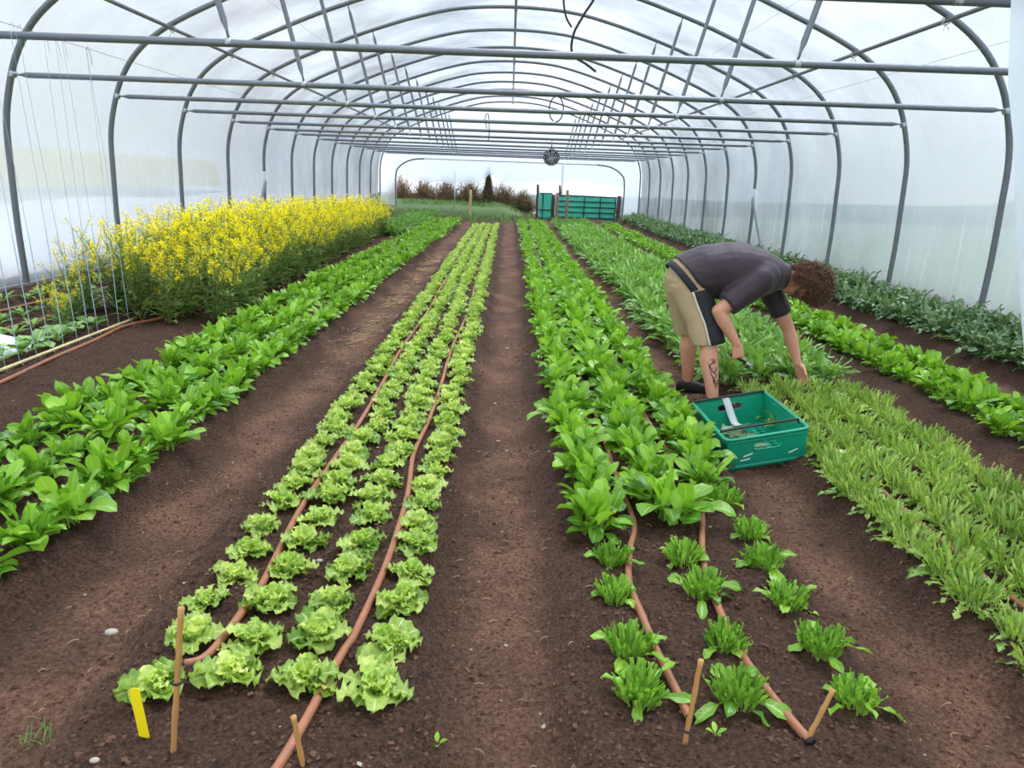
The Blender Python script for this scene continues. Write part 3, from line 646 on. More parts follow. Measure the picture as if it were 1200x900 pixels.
for k, (rx, rd) in enumerate([(-2.68, 'side facing the spinach'), (-2.95, 'second line from the spinach'), (-3.25, 'third line from the spinach'), (-3.55, 'side facing the plastic wall')]):
    y = [6.55, 6.45, 6.55, 6.9][k]; i = 0
    while y < 17.5:
        x = rx + r_(-.06, .06) + (0.02 * max(0, 12 - y) if k == 0 and y < 8 else 0) - 0.02 * max(0, y - 9) * (1 if k == 0 else .4)
        s = .86 - .014 * max(0, y - 9) + r_(-.1, .1)
        if k == 0: s *= .9
        if y < 7: s *= .88
        mustard(x, y, s, f'tall yellow-flowered mustard, {ordw(i + 1)} from the near end, {rd}')
        i += 1; y += r_(.27, .36)
for i, (x, y, s) in enumerate([(-3.72, 6.35, .62), (-3.82, 6.75, .72), (-3.62, 6.9, .8), (-3.55, 5.85, .36), (-3.65, 6.05, .4)]):
    mustard(x, y, s, ['short yellow-flowered mustard by the twine, front of the leftmost low tuft', 'low leaning mustard between the twine and the wall', 'middling mustard at the thicket edge behind the low tuft', 'smallest yellow-flowered mustard behind the pale cane', 'second smallest yellow-flowered mustard behind the pale cane'][i], 'low mustard plants by the twine')

# ---- left strip: young plants behind the twine
def seedling(k):
    g = G()
    for i in range(9): g.leaf((0, 0, 0), i * 2.4 + r_(-.3, .3), r_(.5, 1.1), r_(-.4, .4), r_(.1, .17), r_(.018, .03), p=.3, pw=.003, cup=.3, nl=8, nw=2, lobes=3, lobe_d=.4, tone=r_(0, 1))
    return g.mesh('seedling', MAT['mizuna'])
SD = [seedling(k) for k in range(4)]
for k, (rx, rd) in enumerate([(-3.85, 'row behind the twine'), (-4.15, 'row between the two hoses'), (-4.5, 'row along the left plastic wall')]):
    y = 5.2; i = 0
    while y < 9.5:
        o = bpy.data.objects.new('salad_seedling', SD[random.randrange(4)]); link(o)
        x = rx + r_(-.05, .05); o.location = (x, y, gz(x, y)); o.rotation_euler = (0, 0, r_(0, 6.28)); s = r_(.8, 1.2); o.scale = (s, s, s)
        tag(o, f'small green seedling, {ordw(i + 1)} from the near end of the {rd}', 'seedling', 'small seedlings by the left wall'); i += 1; y += r_(.2, .28)
def brassica(k):
    g = G()
    for i in range(9): g.leaf((0, 0, 0), i * 2.4 + r_(-.3, .3), r_(.5, 1.2), r_(-.4, .5), r_(.13, .19), r_(.04, .055), p=.35, pw=.004, cup=.4, ruf=.006, nl=9, nw=4, shape=1.1, sq=.6, tone=r_(0, 1))
    return g.mesh('young_brassica', MAT['brassica'])
BV = [brassica(k) for k in range(3)]
for i, (x, y) in enumerate([(-3.36, 4.62), (-3.42, 4.86), (-3.4, 5.1), (-3.44, 5.34), (-3.42, 5.58), (-3.46, 5.82), (-3.44, 6.06)]):
    o = bpy.data.objects.new('young_brassica', BV[i % 3]); link(o); o.location = (x, y, gz(x, y)); o.rotation_euler = (0, 0, r_(0, 6.28))
    tag(o, f'round-leaved young brassica, {ordw(i + 1)} from the near end, behind the pale cane', 'young plant', 'young brassicas along the pale cane')
for i, (x, y) in enumerate([(-.14, 1.58), (.56, 1.56)]):
    g = G()
    for q in range(4): g.leaf((0, 0, 0), q * 1.6, .9, .3, .035, .008, p=.3, pw=.001, nl=5, nw=2, tone=r_(.3, 1))
    o = g.obj('weed_seedling', MAT['spinach'], loc=(x, y, gz(x, y))); tag(o, ['tiny green weed in the central path near the lettuce row', 'tiny green weed between the two nearest hose ends'][i], 'weed')
g = G()
for q in range(40): g.leaf((r_(-.05, .05), r_(-.04, .04), 0), r_(0, 6.28), r_(.7, 1.4), r_(.2, 1), r_(.02, .05), .0012, p=.1, pw=.0012, nl=4, nw=1, tone=r_(0, 1))
o = g.obj('grass_tuft', MAT['mizuna'], loc=(-1.11, 1.55, gz(-1.11, 1.55))); tag(o, 'thin grass tuft sprouting from the soil left of the yellow tag', 'grass')

# ------------------------------------------------------------------ hoses, stakes, cane, twine
def hose(pts, label, r=.0125, end=None):
    q = np.array([(p[0], p[1]) for p in pts]); yy = [q[0, 1]]
    for a, b in zip(q[:-1], q[1:]): yy += list(np.linspace(a[1], b[1], max(2, int(abs(b[1] - a[1]) / .35) + 1))[1:])
    P = smooth_path([(np.interp(y, q[:, 1], q[:, 0]) + (.012 * math.sin(y * 1.9) if y > 3.2 else 0), y, gz(np.interp(y, q[:, 1], q[:, 0]), y) + .016) for y in yy], 5)
    if end is None:
        g = G(); g.tube(P, r, 10); return tag(g.obj('drip_hose', MAT['hose']), label, 'hose', 'brown drip hoses')
    t = empty('drip_hose', tuple(P[0])); g = G(); g.tube(P - P[0], r, 10); g.obj('pipe', MAT['hose'], t)
    g = G(); d = P[0] - P[2]; d /= np.linalg.norm(d); g.tube([-d * .002, d * .004], r * 1.12, 10); tag(g.obj('end_clamp', MAT['black'], t), 'black clamp at the hose end')
    return tag(t, label, 'hose', 'brown drip hoses')
hose([(-.55, 1.2), (-.48, 1.39), (-.43, 1.79), (-.41, 1.92), (-.385, 2.35), (-.39, 2.9), (-.43, 3.4), (-.42, 3.94), (-.41, 4.88), (-.40, 5.98), (-.38, 8.56), (-.40, 12), (-.42, 18), (-.45, 22)], 'long brown hose through the lettuces beside the row along the central path')
hose([(-.84, 1.735, .01), (-.79, 1.78), (-.77, 1.99), (-.76, 2.13), (-.79, 2.7), (-.79, 4), (-.79, 8), (-.82, 20)], 'brown hose between the first two lettuce rows, tied to the tallest stake', end=True)
hose([(.505, 1.60), (.49, 1.72), (.47, 1.9), (.46, 2.07), (.45, 2.26), (.49, 2.5), (.54, 2.72), (.53, 4), (.53, 20)], 'brown hose with clamped end beside the stake, nearer the middle path', end=True)
hose([(.785, 1.53), (.75, 1.68), (.72, 1.89), (.72, 2.16), (.75, 2.45), (.87, 3.0), (.82, 4), (.82, 20)], 'brown hose with clamped end beside the leaning stake, nearer the crate', end=True)
hose([(1.76, 1.7), (1.75, 2.18), (1.73, 2.33), (1.74, 2.45), (1.73, 2.73), (1.72, 3.87), (1.72, 4.6), (1.73, 6), (1.73, 20)], 'brown hose running between cropped feathery salad plants')
hose([(-3.05, 3.4), (-3.08, 4.39), (-3.12, 4.99), (-3.13, 5.55), (-3.21, 6.22), (-3.07, 6.6), (-3.0, 7.2)], 'brown hose on bare soil in front of the pale cane')
hose([(-4.02, 4.9), (-4.0, 5.6), (-3.98, 6.0), (-3.96, 6.6), (-3.95, 7.5)], 'brown hose behind the twine, nearer the cane')
hose([(-4.35, 5.6), (-4.33, 6.6), (-4.3, 7.4), (-4.27, 8.4), (-4.25, 9.5)], 'brown hose closest to the left plastic wall')

def stake(name, b, t, r, label, tie=False):
    b, t = np.array(b), np.array(t); T = empty(name, tuple(b)); d = t - b
    g = G(); k = 14
    P = [d * q / k + np.array([r_(-.0008, .0008), r_(-.0008, .0008), 0]) for q in range(-1, k + 1)]
    g.tube(P, [r * (1.18 if q % 5 == 0 else 1) for q in range(len(P))], 10); g.obj('cane', MAT['bamboo'], T)
    if tie:
        g = G(); c = d * tie
        g.tube([c + (.011 * math.cos(a), .011 * math.sin(a), 0) for a in np.linspace(0, 2 * PI, 13)], .0025, 6); g.tube([c + (.01, 0, 0), c + (.028, -.004, .002)], .002, 5); tag(g.obj('cable_tie', MAT['tie'], T), 'black cable tie')
    return tag(T, label, 'stake', 'bamboo stakes at the bed ends')
stake('bamboo_stake', (-.74, 1.44, gz(-.74, 1.44)), (-.69, 1.44, .47), .0065, 'tallest bamboo stake, beside the yellow tag and the nearest lettuces', .5)
stake('bamboo_stake', (-.43, 1.405, gz(-.43, 1.4)), (-.445, 1.405, .225), .006, 'short bamboo stake beside the long hose, cut off by the photo edge')
stake('bamboo_stake', (.475, 1.525, gz(.475, 1.52)), (.49, 1.525, .315), .0062, 'upright bamboo stake among cropped spinach, nearer the middle path', .18)
stake('bamboo_stake', (.775, 1.535, gz(.775, 1.53)), (.83, 1.55, .225), .0062, 'leaning bamboo stake at the hose end near the crate path', .12)
# yellow tag
g = G(); w2, th, hh = .011, .0008, .135
out = [(-w2 * .8, -.03), (w2 * .8, -.03), (w2, 0), (w2, hh - .008)] + [(w2 * math.cos(a), hh - .008 + .008 * math.sin(a)) for a in np.linspace(.3, PI - .3, 6)] + [(-w2, hh - .008), (-w2, 0)]
n_ = len(out)
g.add([(x, -th, z) for x, z in out] + [(x, th, z) for x, z in out], [tuple(range(n_)), tuple(range(2 * n_ - 1, n_ - 1, -1))] + [(i, i + n_, (i + 1) % n_ + n_, (i + 1) % n_) for i in range(n_)])
o = g.obj('plant_tag', MAT['yellow'], smooth=False, loc=(-.825, 1.48, gz(-.825, 1.48))); o.rotation_euler = (math.radians(-4), math.radians(-6), math.radians(12)); tag(o, 'bright yellow plastic plant tag stuck in the soil', 'plant tag')

# pale cane with the twine tied to it
g = G(); A, Bp = np.array([-3.19, 3.9, gz(-3.19, 3.9) + .025]), np.array([-3.27, 6.5, gz(-3.27, 6.5) + .03])
g.tube([A + (Bp - A) * t for t in np.linspace(0, 1, 15)], [.011 * (1.1 if i % 4 == 0 else 1) for i in range(15)], 8)
tag(g.obj('bamboo_cane', MAT['cane']), 'long pale cane lying on the soil with twine tied to it', 'cane')
g = G(); g.tube(smooth_path([(-3.42, 2.0, 2.33), (-3.42, 6, 2.29), (-3.42, 12, 2.31), (-3.42, 20, 2.3)], 6), .0022, 5)
tag(g.obj('support_wire', MAT['wire']), 'thin lengthwise wire overhead, with pale twine tied to it', 'wire')
tops = np.linspace(4.3, 6.4, 13)
for i, y in enumerate(tops):
    y1 = y + r_(-.03, .03); b = np.array([-3.21 - .03 * (y - 4), y1, gz(-3.25, y1) + .03]); t = np.array([-3.42, y + .12 + r_(-.08, .1), 2.29])
    P = [b + (t - b) * q + np.array([0, math.sin(q * 5 + i) * .012, 0]) for q in np.linspace(0, 1, 16)]
    g = G(); g.tube(P, [.003 if q < 6 else .0015 for q in range(16)], 5)
    g.tube([t, t + (.005, .01, .02), t + (.01, .03, -.05), t + (.01, .04, -.12)], .0018, 4)
    g.tube([b, b + (.04, -.02, -.02)], .002, 4)
    tag(g.obj('twine', MAT['twine']), f'pale blue twine from overhead wire to the cane, {ordw(i + 1)} from the near end', 'twine', 'pale twines from the wire to the cane')
# fleece
g = G(); n1, n2 = 14, 10
vs = []
for i in range(n1 + 1):
    for j in range(n2 + 1):
        x = -3.86 + .42 * j / n2; y = 4.55 + .95 * i / n1
        x += .05 * math.sin(i * .9); vs.append((x, y, gz(x, y) + .03 + .03 * math.sin(i * 1.3 + j) + .025 * math.sin(j * 1.7)))
g.add(vs, [(i * (n2 + 1) + j, i * (n2 + 1) + j + 1, (i + 1) * (n2 + 1) + j + 1, (i + 1) * (n2 + 1) + j) for i in range(n1) for j in range(n2)])
tag(g.obj('fleece_sheet', MAT['fleece']), 'crumpled white fleece on the soil behind the young brassicas', 'fleece')

# ------------------------------------------------------------------ tunnel frame
PROF = [(4.83, .0), (4.85, .7), (4.84, 1.3), (4.82, 1.75), (4.74, 2.1), (4.62, 2.4), (4.42, 2.68), (4.12, 2.92), (3.72, 3.13), (3.25, 3.33), (2.75, 3.53), (2.2, 3.72), (1.6, 3.9), (.9, 4.05), (0, 4.1)]
PF = [(-x, z) for x, z in PROF] + [(x, z) for x, z in PROF[::-1][1:]]
PS = smooth_path([(x, 0, z) for x, z in PF], 4)
def prof_x(z):
    q = np.array(PROF); return float(np.interp(z, q[:11, 1], q[:11, 0]))
HD = [7.5 + 1.92 * k for k in range(-3, 12)]
def pole(g, a, b, r, flat=.035):
    """a steel tube with flattened, bolted ends"""
    a, b = np.array(a, float), np.array(b, float); d = (b - a) / np.linalg.norm(b - a)
    u = np.cross(d, [0, 1, 0]); u /= np.linalg.norm(u); v = np.cross(d, u)
    secs = []
    for t, k in ((0, .35), (.05, .35), (.11, 1), (None, 1)):
        if t is None: break
        secs.append((a + d * t, v * r * (1.25 if k < 1 else 1), u * r * k))
    Ln = np.linalg.norm(b - a)
    for t, k in ((.11, 1), (.05, .35), (0, .35)): secs.append((a + d * (Ln - t), v * r * (1.25 if k < 1 else 1), u * r * k))
    g.loft(secs, 12)
for i, d in enumerate(HD):
    T = empty('steel_hoop', (0, d, 0)); tag(T, f'grey steel arch with crossbar and two struts, {ordw(i + 1)} from the near end', 'tunnel arch', 'steel arches of the tunnel')
    g = G(); P = PS.copy(); P = P[(P[:, 2] > .12)]; P = np.vstack([[P[0][0], 0, .05], P, [P[-1][0], 0, .05]]); g.tube(P, .03, 12); g.obj('arch_tube', MAT['steel'], T)
    zb = 2.19 + r_(-.008, .008) + (.062 if i in (1, 2) else .08 if i == 0 else 0); xb = prof_x(zb) - .03
    g = G(); pole(g, (-xb, -.01, zb - .01), (xb, -.01, zb), .026); g.obj('crossbar', MAT['steel'], T)
    for s in (-1, 1):
        g = G(); pole(g, (s * 1.97, -.01, zb + .03), (s * 2.33, -.0, 3.65), .022); g.obj('strut', MAT['steel'], T)
        g = G(); g.tube([(s * 1.95, -.01, zb), (s * 1.99, -.01, zb)], .029, 10); g.box((s * 1.97, -.01, zb + .04), (.014, .014, .05)); g.obj('clamp', MAT['clip'], T)
        g = G(); x0 = s * (prof_x(2.19)); g.tube([(x0, 0, 2.165), (x0 - s * .015, 0, 2.215)], .034, 12); g.obj('arch_bracket', MAT['clip'], T)
    if abs(d - 15.18) < .1:
        for s in (-1, 1):
            g = G(); g.tube([(s * 4.84, 0, 1.08), (s * 4.838, 0, 1.38)], [.038, .038], 10); tag(g.obj('tape', MAT['fleece'], T), 'white tape wrapped round the tube')
for s, nm in ((-1, 'left'), (1, 'right')):
    g = G(); pole(g, (s * 4.79, 15.1, 1.2), (s * 4.74, 13.9, .12), .024); tag(g.obj('brace_tube', MAT['steel']), f'slanting steel brace taped to an arch on the {nm} side', 'brace', 'slanting side braces')
for s, nm in ((-1, 'left'), (1, 'right')):
    T = empty('purlin_tube', (s * 3.98, 1.5, 2.95)); g = G(); g.tube([(0, q, 0) for q in np.linspace(0, 27.1, 30)], .021, 10); g.obj('tube', MAT['steel'], T)
    for d in HD:
        g = G(); q = d - 1.5
        for a in (-.02, 0, .02):
            g.tube([(.03 * math.cos(t) * 1.2 + s * .0, q + a + .01 * math.sin(3 * t), .035 * math.sin(t)) for t in np.linspace(0, 2 * PI, 10)], .003, 4)
        g.tube([(0, q, -.03), (-.03, q - .03, -.09)], .003, 4); g.tube([(0, q, -.03), (.03, q - .02, -.08)], .003, 4); g.obj('wire_tie', MAT['clip'], T)
    tag(T, f'long steel rail wired under the arches along the {nm} roof slope', 'rail', 'lengthwise roof rails')
T = empty('ridge_tube', (0, 1.5, 4.05)); g = G(); g.tube([(0, q, 0) for q in np.linspace(0, 27.1, 30)], .021, 10); g.obj('tube', MAT['steel'], T)
for d in HD:
    g = G(); g.tube([(0, d - 1.53, 0), (0, d - 1.47, 0)], .03, 10); g.obj('sleeve', MAT['clip'], T)
tag(T, 'long steel ridge rail under the arch tops at mid-roof', 'rail', 'lengthwise roof rails')
for x, z, lb in ((-3.0, 3.4, 'thin wire beneath the left roof film'), (3.05, 3.38, 'thin wire beneath the right roof film'), (3.9, 2.6, 'thin wire above the right crossbar ends')):
    g = G(); g.tube([(x, 1.5, z), (x, 15, z - .03), (x, 28.5, z)], .002, 4); tag(g.obj('roof_wire', MAT['wire']), lb + ', running lengthwise', 'wire')

# film: walls and roof
def film(name, i0, i1, mat, off=.052):
    P = PS[i0:i1]; yy = np.arange(1.4, 28.75, .16); g = G(); vs = []
    for y in yy:
        for x, _, z in P:
            nv = np.array([x, 0, z - 1.4]); nv /= np.linalg.norm(nv)
            ph = (y - HD[0]) / 1.92 * 2 * PI
            sag = -.02 * (1 - math.cos(ph)) / 2
            fold = .006 * math.sin(y * 23 + math.sin(y * 5.3) * 3) * max(0, 1 - max(z - .2, 0) / 1.3)
            vs.append(np.array([x, y, z]) + nv * (off + sag * 0 + fold))
    m = len(P)
    g.add(vs, [(i * m + j, i * m + j + 1, (i + 1) * m + j + 1, (i + 1) * m + j) for i in range(len(yy) - 1) for j in range(m - 1)])
    return tag(g.obj(name, mat), kind='structure')
nP = len(PS); k1 = 4 * 5 + 1
tag(film('wall_left', 0, k1, MAT['film']), 'cloudy polythene wall on the left')
tag(film('ceiling', k1 - 1, nP - k1 + 1, MAT['film']), 'bright cloudy polythene roof')
tag(film('wall_right', nP - k1, nP, MAT['film']), 'cloudy polythene wall on the right')
for s, nm in ((-1, 'left'), (1, 'right')):
    g = G(); g.box((s * 4.83, 15, .15), (.06, 27.4, .16)); tag(g.obj('baseboard_' + nm, MAT['rail'], smooth=False), kind='structure')
# end wall: film hung down to a ragged edge above the opening, full height at the sides
EY = HD[-1] + .06
def low_edge(x):
    q = np.interp(x, [-4.9, -4.25, -4.2, -3.9, -3.1, -2.2, -1.2, -.75, -.4, .1, 1.2, 2.2, 3.0, 3.9, 4.25, 4.3, 4.9], [.05, .05, 1.5, 1.35, 1.2, 1.2, 1.2, 1.6, 1.3, 1.3, 1.35, 1.45, 1.4, 1.3, 1.25, .05, .05])
    return q + .03 * math.sin(x * 9)
g = G(); xsE = np.unique(np.concatenate([np.linspace(-4.86, 4.86, 70), [-4.25, -4.2, 4.25, 4.3]])); pz = np.array(PROF)
vs = []; m = 12
for x in xsE:
    if abs(x) > 4.82: top = float(np.interp(abs(x), [4.82, 4.86], [1.75, .7]))
    else: top = float(np.interp(abs(x), pz[::-1, 0][:12], pz[::-1, 1][:12]))
    lo = min(low_edge(x), top - .02)
    for j in range(m): vs.append((x, EY + .02 * math.sin(x * 6 + j * .4), lo + (top - lo) * j / (m - 1)))
g.add(vs, [(i * m + j, (i + 1) * m + j, (i + 1) * m + j + 1, i * m + j + 1) for i in range(len(xsE) - 1) for j in range(m - 1)])
tag(g.obj('wall_back', MAT['film']), kind='structure', label='cloudy end sheet hung above the far opening')
T = empty('door_frame', (0, EY - .08, 0)); tag(T, 'rounded steel door frame in the far end wall with side posts', 'door frame')
for s in (-1, 1):
    g = G(); g.tube(smooth_path([(s * 4.25, 0, 0), (s * 4.25, 0, 1.35), (s * 4.1, 0, 1.72), (s * 3.7, 0, 1.95), (s * 3.2, 0, 2.02)], 6), .028, 8); g.obj('door_post', MAT['dark_steel'], T)
g = G(); g.tube([(-3.2, 0, 2.02), (3.2, 0, 2.02)], .022, 8); g.obj('door_rail', MAT['clip'], T)
for x, zt, lb in ((1.93, 2.05, 'pale steel upright in the far opening right of centre'), (-2.05, 1.6, 'thin pale steel upright in the far opening left of centre')):
    g = G(); g.tube([(x, EY - .14, 0), (x, EY - .14, zt)], .03 if x > 0 else .018, 8); tag(g.obj('steel_upright', MAT['clip']), lb, 'upright')

# loose sheet at the near right side: hangs from the nearest arch
g = G(); vs = []; nA, nB = 24, 20
for i in range(nA + 1):
    t = i / nA
    for j in range(nB + 1):
        z = .3 + 2.6 * j / nB
        xe = float(np.interp(z, [.3, 1.15, 1.63, 1.82, 2.17, 2.9], [2.5, 2.275, 2.158, 2.082, 2.006, 1.86]))
        vs.append((xe + (4.1 - xe) * t, 3.3 + .05 * math.sin(t * 26 + j * .2) + .02 * math.sin(t * 61), z))
g.add(vs, [(i * (nB + 1) + j, (i + 1) * (nB + 1) + j, (i + 1) * (nB + 1) + j + 1, i * (nB + 1) + j + 1) for i in range(nA) for j in range(nB)])
tag(g.obj('plastic_curtain', MAT['sheet']), 'milky loose plastic sheet hanging at the right edge in front of the crossbars', 'plastic sheet')

# fan
T = empty('circulation_fan', (.86, 16.6, 1.88)); tag(T, 'round black circulation fan hanging from a far crossbar', 'fan')
g = G(); g.loft([((0, .12, 0), (.10, 0, 0), (0, 0, .10)), ((0, .1, 0), (.15, 0, 0), (0, 0, .15)), ((0, -.08, 0), (.175, 0, 0), (0, 0, .175)), ((0, -.1, 0), (.165, 0, 0), (0, 0, .165)), ((0, -.07, 0), (.155, 0, 0), (0, 0, .155))], 24, cap=True); g.obj('housing', MAT['black'], T)
g = G()
for r in (.05, .1, .15): g.tube([(r * math.cos(a), -.1, r * math.sin(a)) for a in np.linspace(0, 2 * PI, 25)], .005, 5)
for a in np.linspace(0, 2 * PI, 12, endpoint=False): g.tube([(0, -.1, 0), (.16 * math.cos(a), -.1, .16 * math.sin(a))], .004, 5)
g.obj('grille', MAT['clip'], T)
for q in range(5):
    a = q * 2 * PI / 5; g = G(); u = np.array([math.cos(a), 0, math.sin(a)]); v = np.array([-math.sin(a), .5, math.cos(a)])
    g.add([u * .03 - v * .02, u * .03 + v * .02, u * .14 + v * .05, u * .14 - v * .03], [(0, 1, 2, 3)]); o = g.obj('fan_blade', MAT['dark_steel'], T); o.location = (0, -.085, 0); md = o.modifiers.new('t', 'SOLIDIFY'); md.thickness = .004
g = G(); g.tube([(0, 0, .15), (0, 0, .34)], .012, 8); g.obj('hanger', MAT['steel'], T)
# black irrigation pipes looped over the bars
def pipe(pts, r, label):
    g = G(); g.tube(smooth_path(pts, 8), r, 8); tag(g.obj('hanging_pipe', MAT['black']), label, 'pipe', 'black pipes looped overhead')
pipe([(.42, 7.2, 3.3), (.41, 7.2, 3.02), (.44, 7.2, 2.82), (.5, 7.2, 2.72)], .009, 'short black pipe end hanging near the roof middle')
pipe([(.72, 7.2, 3.3), (.70, 7.2, 3.0), (.60, 7.2, 2.82), (.52, 7.2, 2.66), (.52, 7.2, 2.5), (.65, 7.2, 2.42), (.74, 7.2, 2.36)], .011, 'bent black pipe hanging longest beneath the roof middle')
pipe([(.62 + .1 * math.cos(a), 11.2, 2.38 + .17 * math.sin(a)) for a in np.linspace(-PI / 2, 1.4 * PI, 16)], .009, 'black pipe loop hung round a crossbar right of the ridge')
pipe([(-.42, 13.1, 2.2), (-.45, 13.1, 2.38), (-.40, 13.1, 2.42), (-.38, 13.1, 2.1), (-.4, 13.1, 2.0)], .007, 'thin black pipe tail hung over a crossbar left of the ridge')

# ------------------------------------------------------------------ far end: posts, gate, hedge, bank
def post(x, y, zt, r, mat, label):
    g = G(); P = [(x + .01 * math.sin(q * 2), y, -.05 + (zt + .05) * q / 5) for q in range(6)]; g.tube(P, [r, r * .98, r, r * .96, r * .97, r * .9], 8)
    tag(g.obj('wooden_post', mat), label, 'post', 'posts at the far end')
post(-1.35, 26.3, 1.0, .05, MAT['palewood'], 'pale wooden post between hedge and far end of the lettuce bed')
post(1.62, 26.0, 1.02, .06, MAT['wood'], 'weathered grey post leaning in front of the small green panel')
post(2.0, 26.6, 1.1, .055, MAT['wood'], 'weathered grey post in front of the wide green gate')
post(1.0, 27.6, 1.25, .05, MAT['darkwood'], 'tall dark pointed post left of the small green panel')
post(1.62, 28.3, .9, .06, MAT['darkwood'], 'dark post between the small green panel and the wide green gate')
post(1.85, 28.5, 1.25, .04, MAT['darkwood'], 'thin tall dark post behind the left end of the green gate')
post(3.98, 27.8, .95, .08, MAT['darkwood'], 'thick dark post at the right end of the green gate')
def gate(x0, x1, y, zt, rails, ups, label):
    T = empty('windbreak_gate', ((x0 + x1) / 2, y, 0)); W_ = x1 - x0; tag(T, label, 'gate', 'green mesh gates')
    g = G(); nx_ = 24; vs = []
    for i in range(nx_ + 1):
        for j in range(9): vs.append((-W_ / 2 + W_ * i / nx_, .012 * math.sin(i * 1.1 + j), .02 + (zt - .02) * j / 8))
    g.add(vs, [(i * 9 + j, (i + 1) * 9 + j, (i + 1) * 9 + j + 1, i * 9 + j + 1) for i in range(nx_) for j in range(8)])
    o = g.obj('mesh_panel', MAT['netting'], T); md = o.modifiers.new('t', 'SOLIDIFY'); md.thickness = .006
    for q in range(rails):
        z = zt * (1 - q / (rails - .4)); g = G(); g.box((0, -.03, z), (W_, .02, .035)); g.obj('rail', MAT['blacktape'], T, False)
    for q in ups:
        g = G(); g.box((-W_ / 2 + W_ * q, -.035, zt / 2), (.03, .02, zt)); g.obj('upright', MAT['blacktape'], T, False)
gate(1.72, 3.92, 28.2, .88, 5, (.0, .47, .74, 1), 'wide green mesh gate with dark rails at the far end')
gate(1.08, 1.55, 28.0, .95, 2, (.3, 1), 'narrow green mesh panel left of the wide gate')
# bank of grass and hedge
g = G(); vs = []; nx_, ny_ = 60, 16
for i in range(nx_ + 1):
    for j in range(ny_ + 1):
        x = -5.6 + 6.6 * i / nx_; y = 27.2 + 6 * j / ny_
        z = -.1 + .75 * (1 - math.exp(-max(0, y - 27.4) * .5)) * float(sstep(1.1, -.5, np.array(x))) + .08 * float(nz(np.array(x * 3), np.array(y * 3), 9)) + .03
        vs.append((x, y, z))
g.add(vs, [(i * (ny_ + 1) + j, (i + 1) * (ny_ + 1) + j, (i + 1) * (ny_ + 1) + j + 1, i * (ny_ + 1) + j + 1) for i in range(nx_) for j in range(ny_)])
tag(g.obj('bank_hill', MAT['bank']), kind='structure', label='low green bank outside the far opening')
g = G()
for q in range(5200):
    x = r_(-4.1, .9); y = random.choice([r_(22.7, 27.2), r_(24, 28.3), r_(28.95, 29.7)]); z = -.1 + .75 * (1 - math.exp(-max(0, y - 27.4) * .5)) * float(sstep(1.1, -.5, np.array(x)))
    z = max(z, .02)
    if -.15 < x < .25 and y < 25 or y < 24.6 and not -1.2 < x < -.1: continue
    g.leaf((x, y, z), r_(0, 6.28), r_(.8, 1.4), r_(.3, 1), r_(.1, .28), .006, p=.1, pw=.005, nl=3, nw=1, tone=r_(0, 1))
tag(g.obj('bank_grass', MAT['hedgegrass']), 'rough green grass growing on the bank by the hedge', 'grass', kind='stuff')
def shrub(x, y, z, rx, ry, rz, label, leafy, mats, nt_=420, cone=False):
    T = empty('hedge_shrub', (x, y, z)); tag(T, label, 'shrub', 'shrubs of the hedge outside')
    g = G(); l = G()
    for q in range(nt_):
        a = r_(0, 6.28); e = r_(.15, 1.5); R_ = r_(.4, 1.0)
        tip = np.array([math.cos(a) * math.cos(e) * rx, math.sin(a) * math.cos(e) * ry, (abs(math.sin(e))) * 2 * rz]) * R_
        if cone: tip[:2] *= max(.12, 1 - tip[2] / (2.1 * rz))
        b0 = np.array([r_(-.3, .3) * rx, r_(-.3, .3) * ry, 0]); md_ = b0 + (tip - b0) * .5 + np.array([r_(-.15, .15), r_(-.15, .15), r_(-.05, .1)])
        g.tube([b0, md_, tip], [.012, .009, .004], 4)
        if random.random() < .7:
            g.tube([md_, md_ + np.array([r_(-.4, .4), r_(-.3, .3), r_(-.05, .3)])], [.007, .003], 3)
        for w_ in range(leafy):
            t = r_(.35, 1.05); p = b0 + (tip - b0) * t + np.array([r_(-.1, .1), r_(-.1, .1), r_(-.1, .1)])
            l.leaf(p, r_(0, 6.28), r_(-.5, 1), r_(-.7, .5), r_(.05, .1), r_(.012, .022), p=.1, pw=.002, nl=3, nw=2, tone=r_(0, 1))
    g.obj('twigs', mats[0], T)
    if leafy: l.obj('foliage', mats[1], T)
TW, HL, CF = MAT['twig'], MAT['hedgeleaf'], MAT['conifer']
shrub(-4.3, 30.3, .25, .8, .5, .62, 'bare brown hedge shrub beside the left door post', 2, (TW, HL))
shrub(-3.4, 30.4, .3, .95, .5, .56, 'brown twiggy hedge shrub, second from the left door post', 2, (TW, HL))
shrub(-2.5, 30.3, .3, .95, .5, .58, 'brown twiggy hedge shrub behind the thin steel upright', 2, (TW, HL))
shrub(-1.6, 30.2, .28, .95, .5, .6, 'brown leafy hedge shrub behind the pale wooden post', 4, (TW, HL))
shrub(-.85, 30.0, .2, .42, .4, .85, 'dark pointed evergreen shrub standing above the hedge', 12, (TW, CF), 420, True)
shrub(-.25, 30.2, .2, .85, .5, .58, 'grey-brown hedge shrub right of the dark pointed evergreen', 6, (TW, HL))
shrub(.55, 30.3, .1, .75, .5, .5, 'grey-green hedge shrub beside the green gate', 7, (TW, HL))

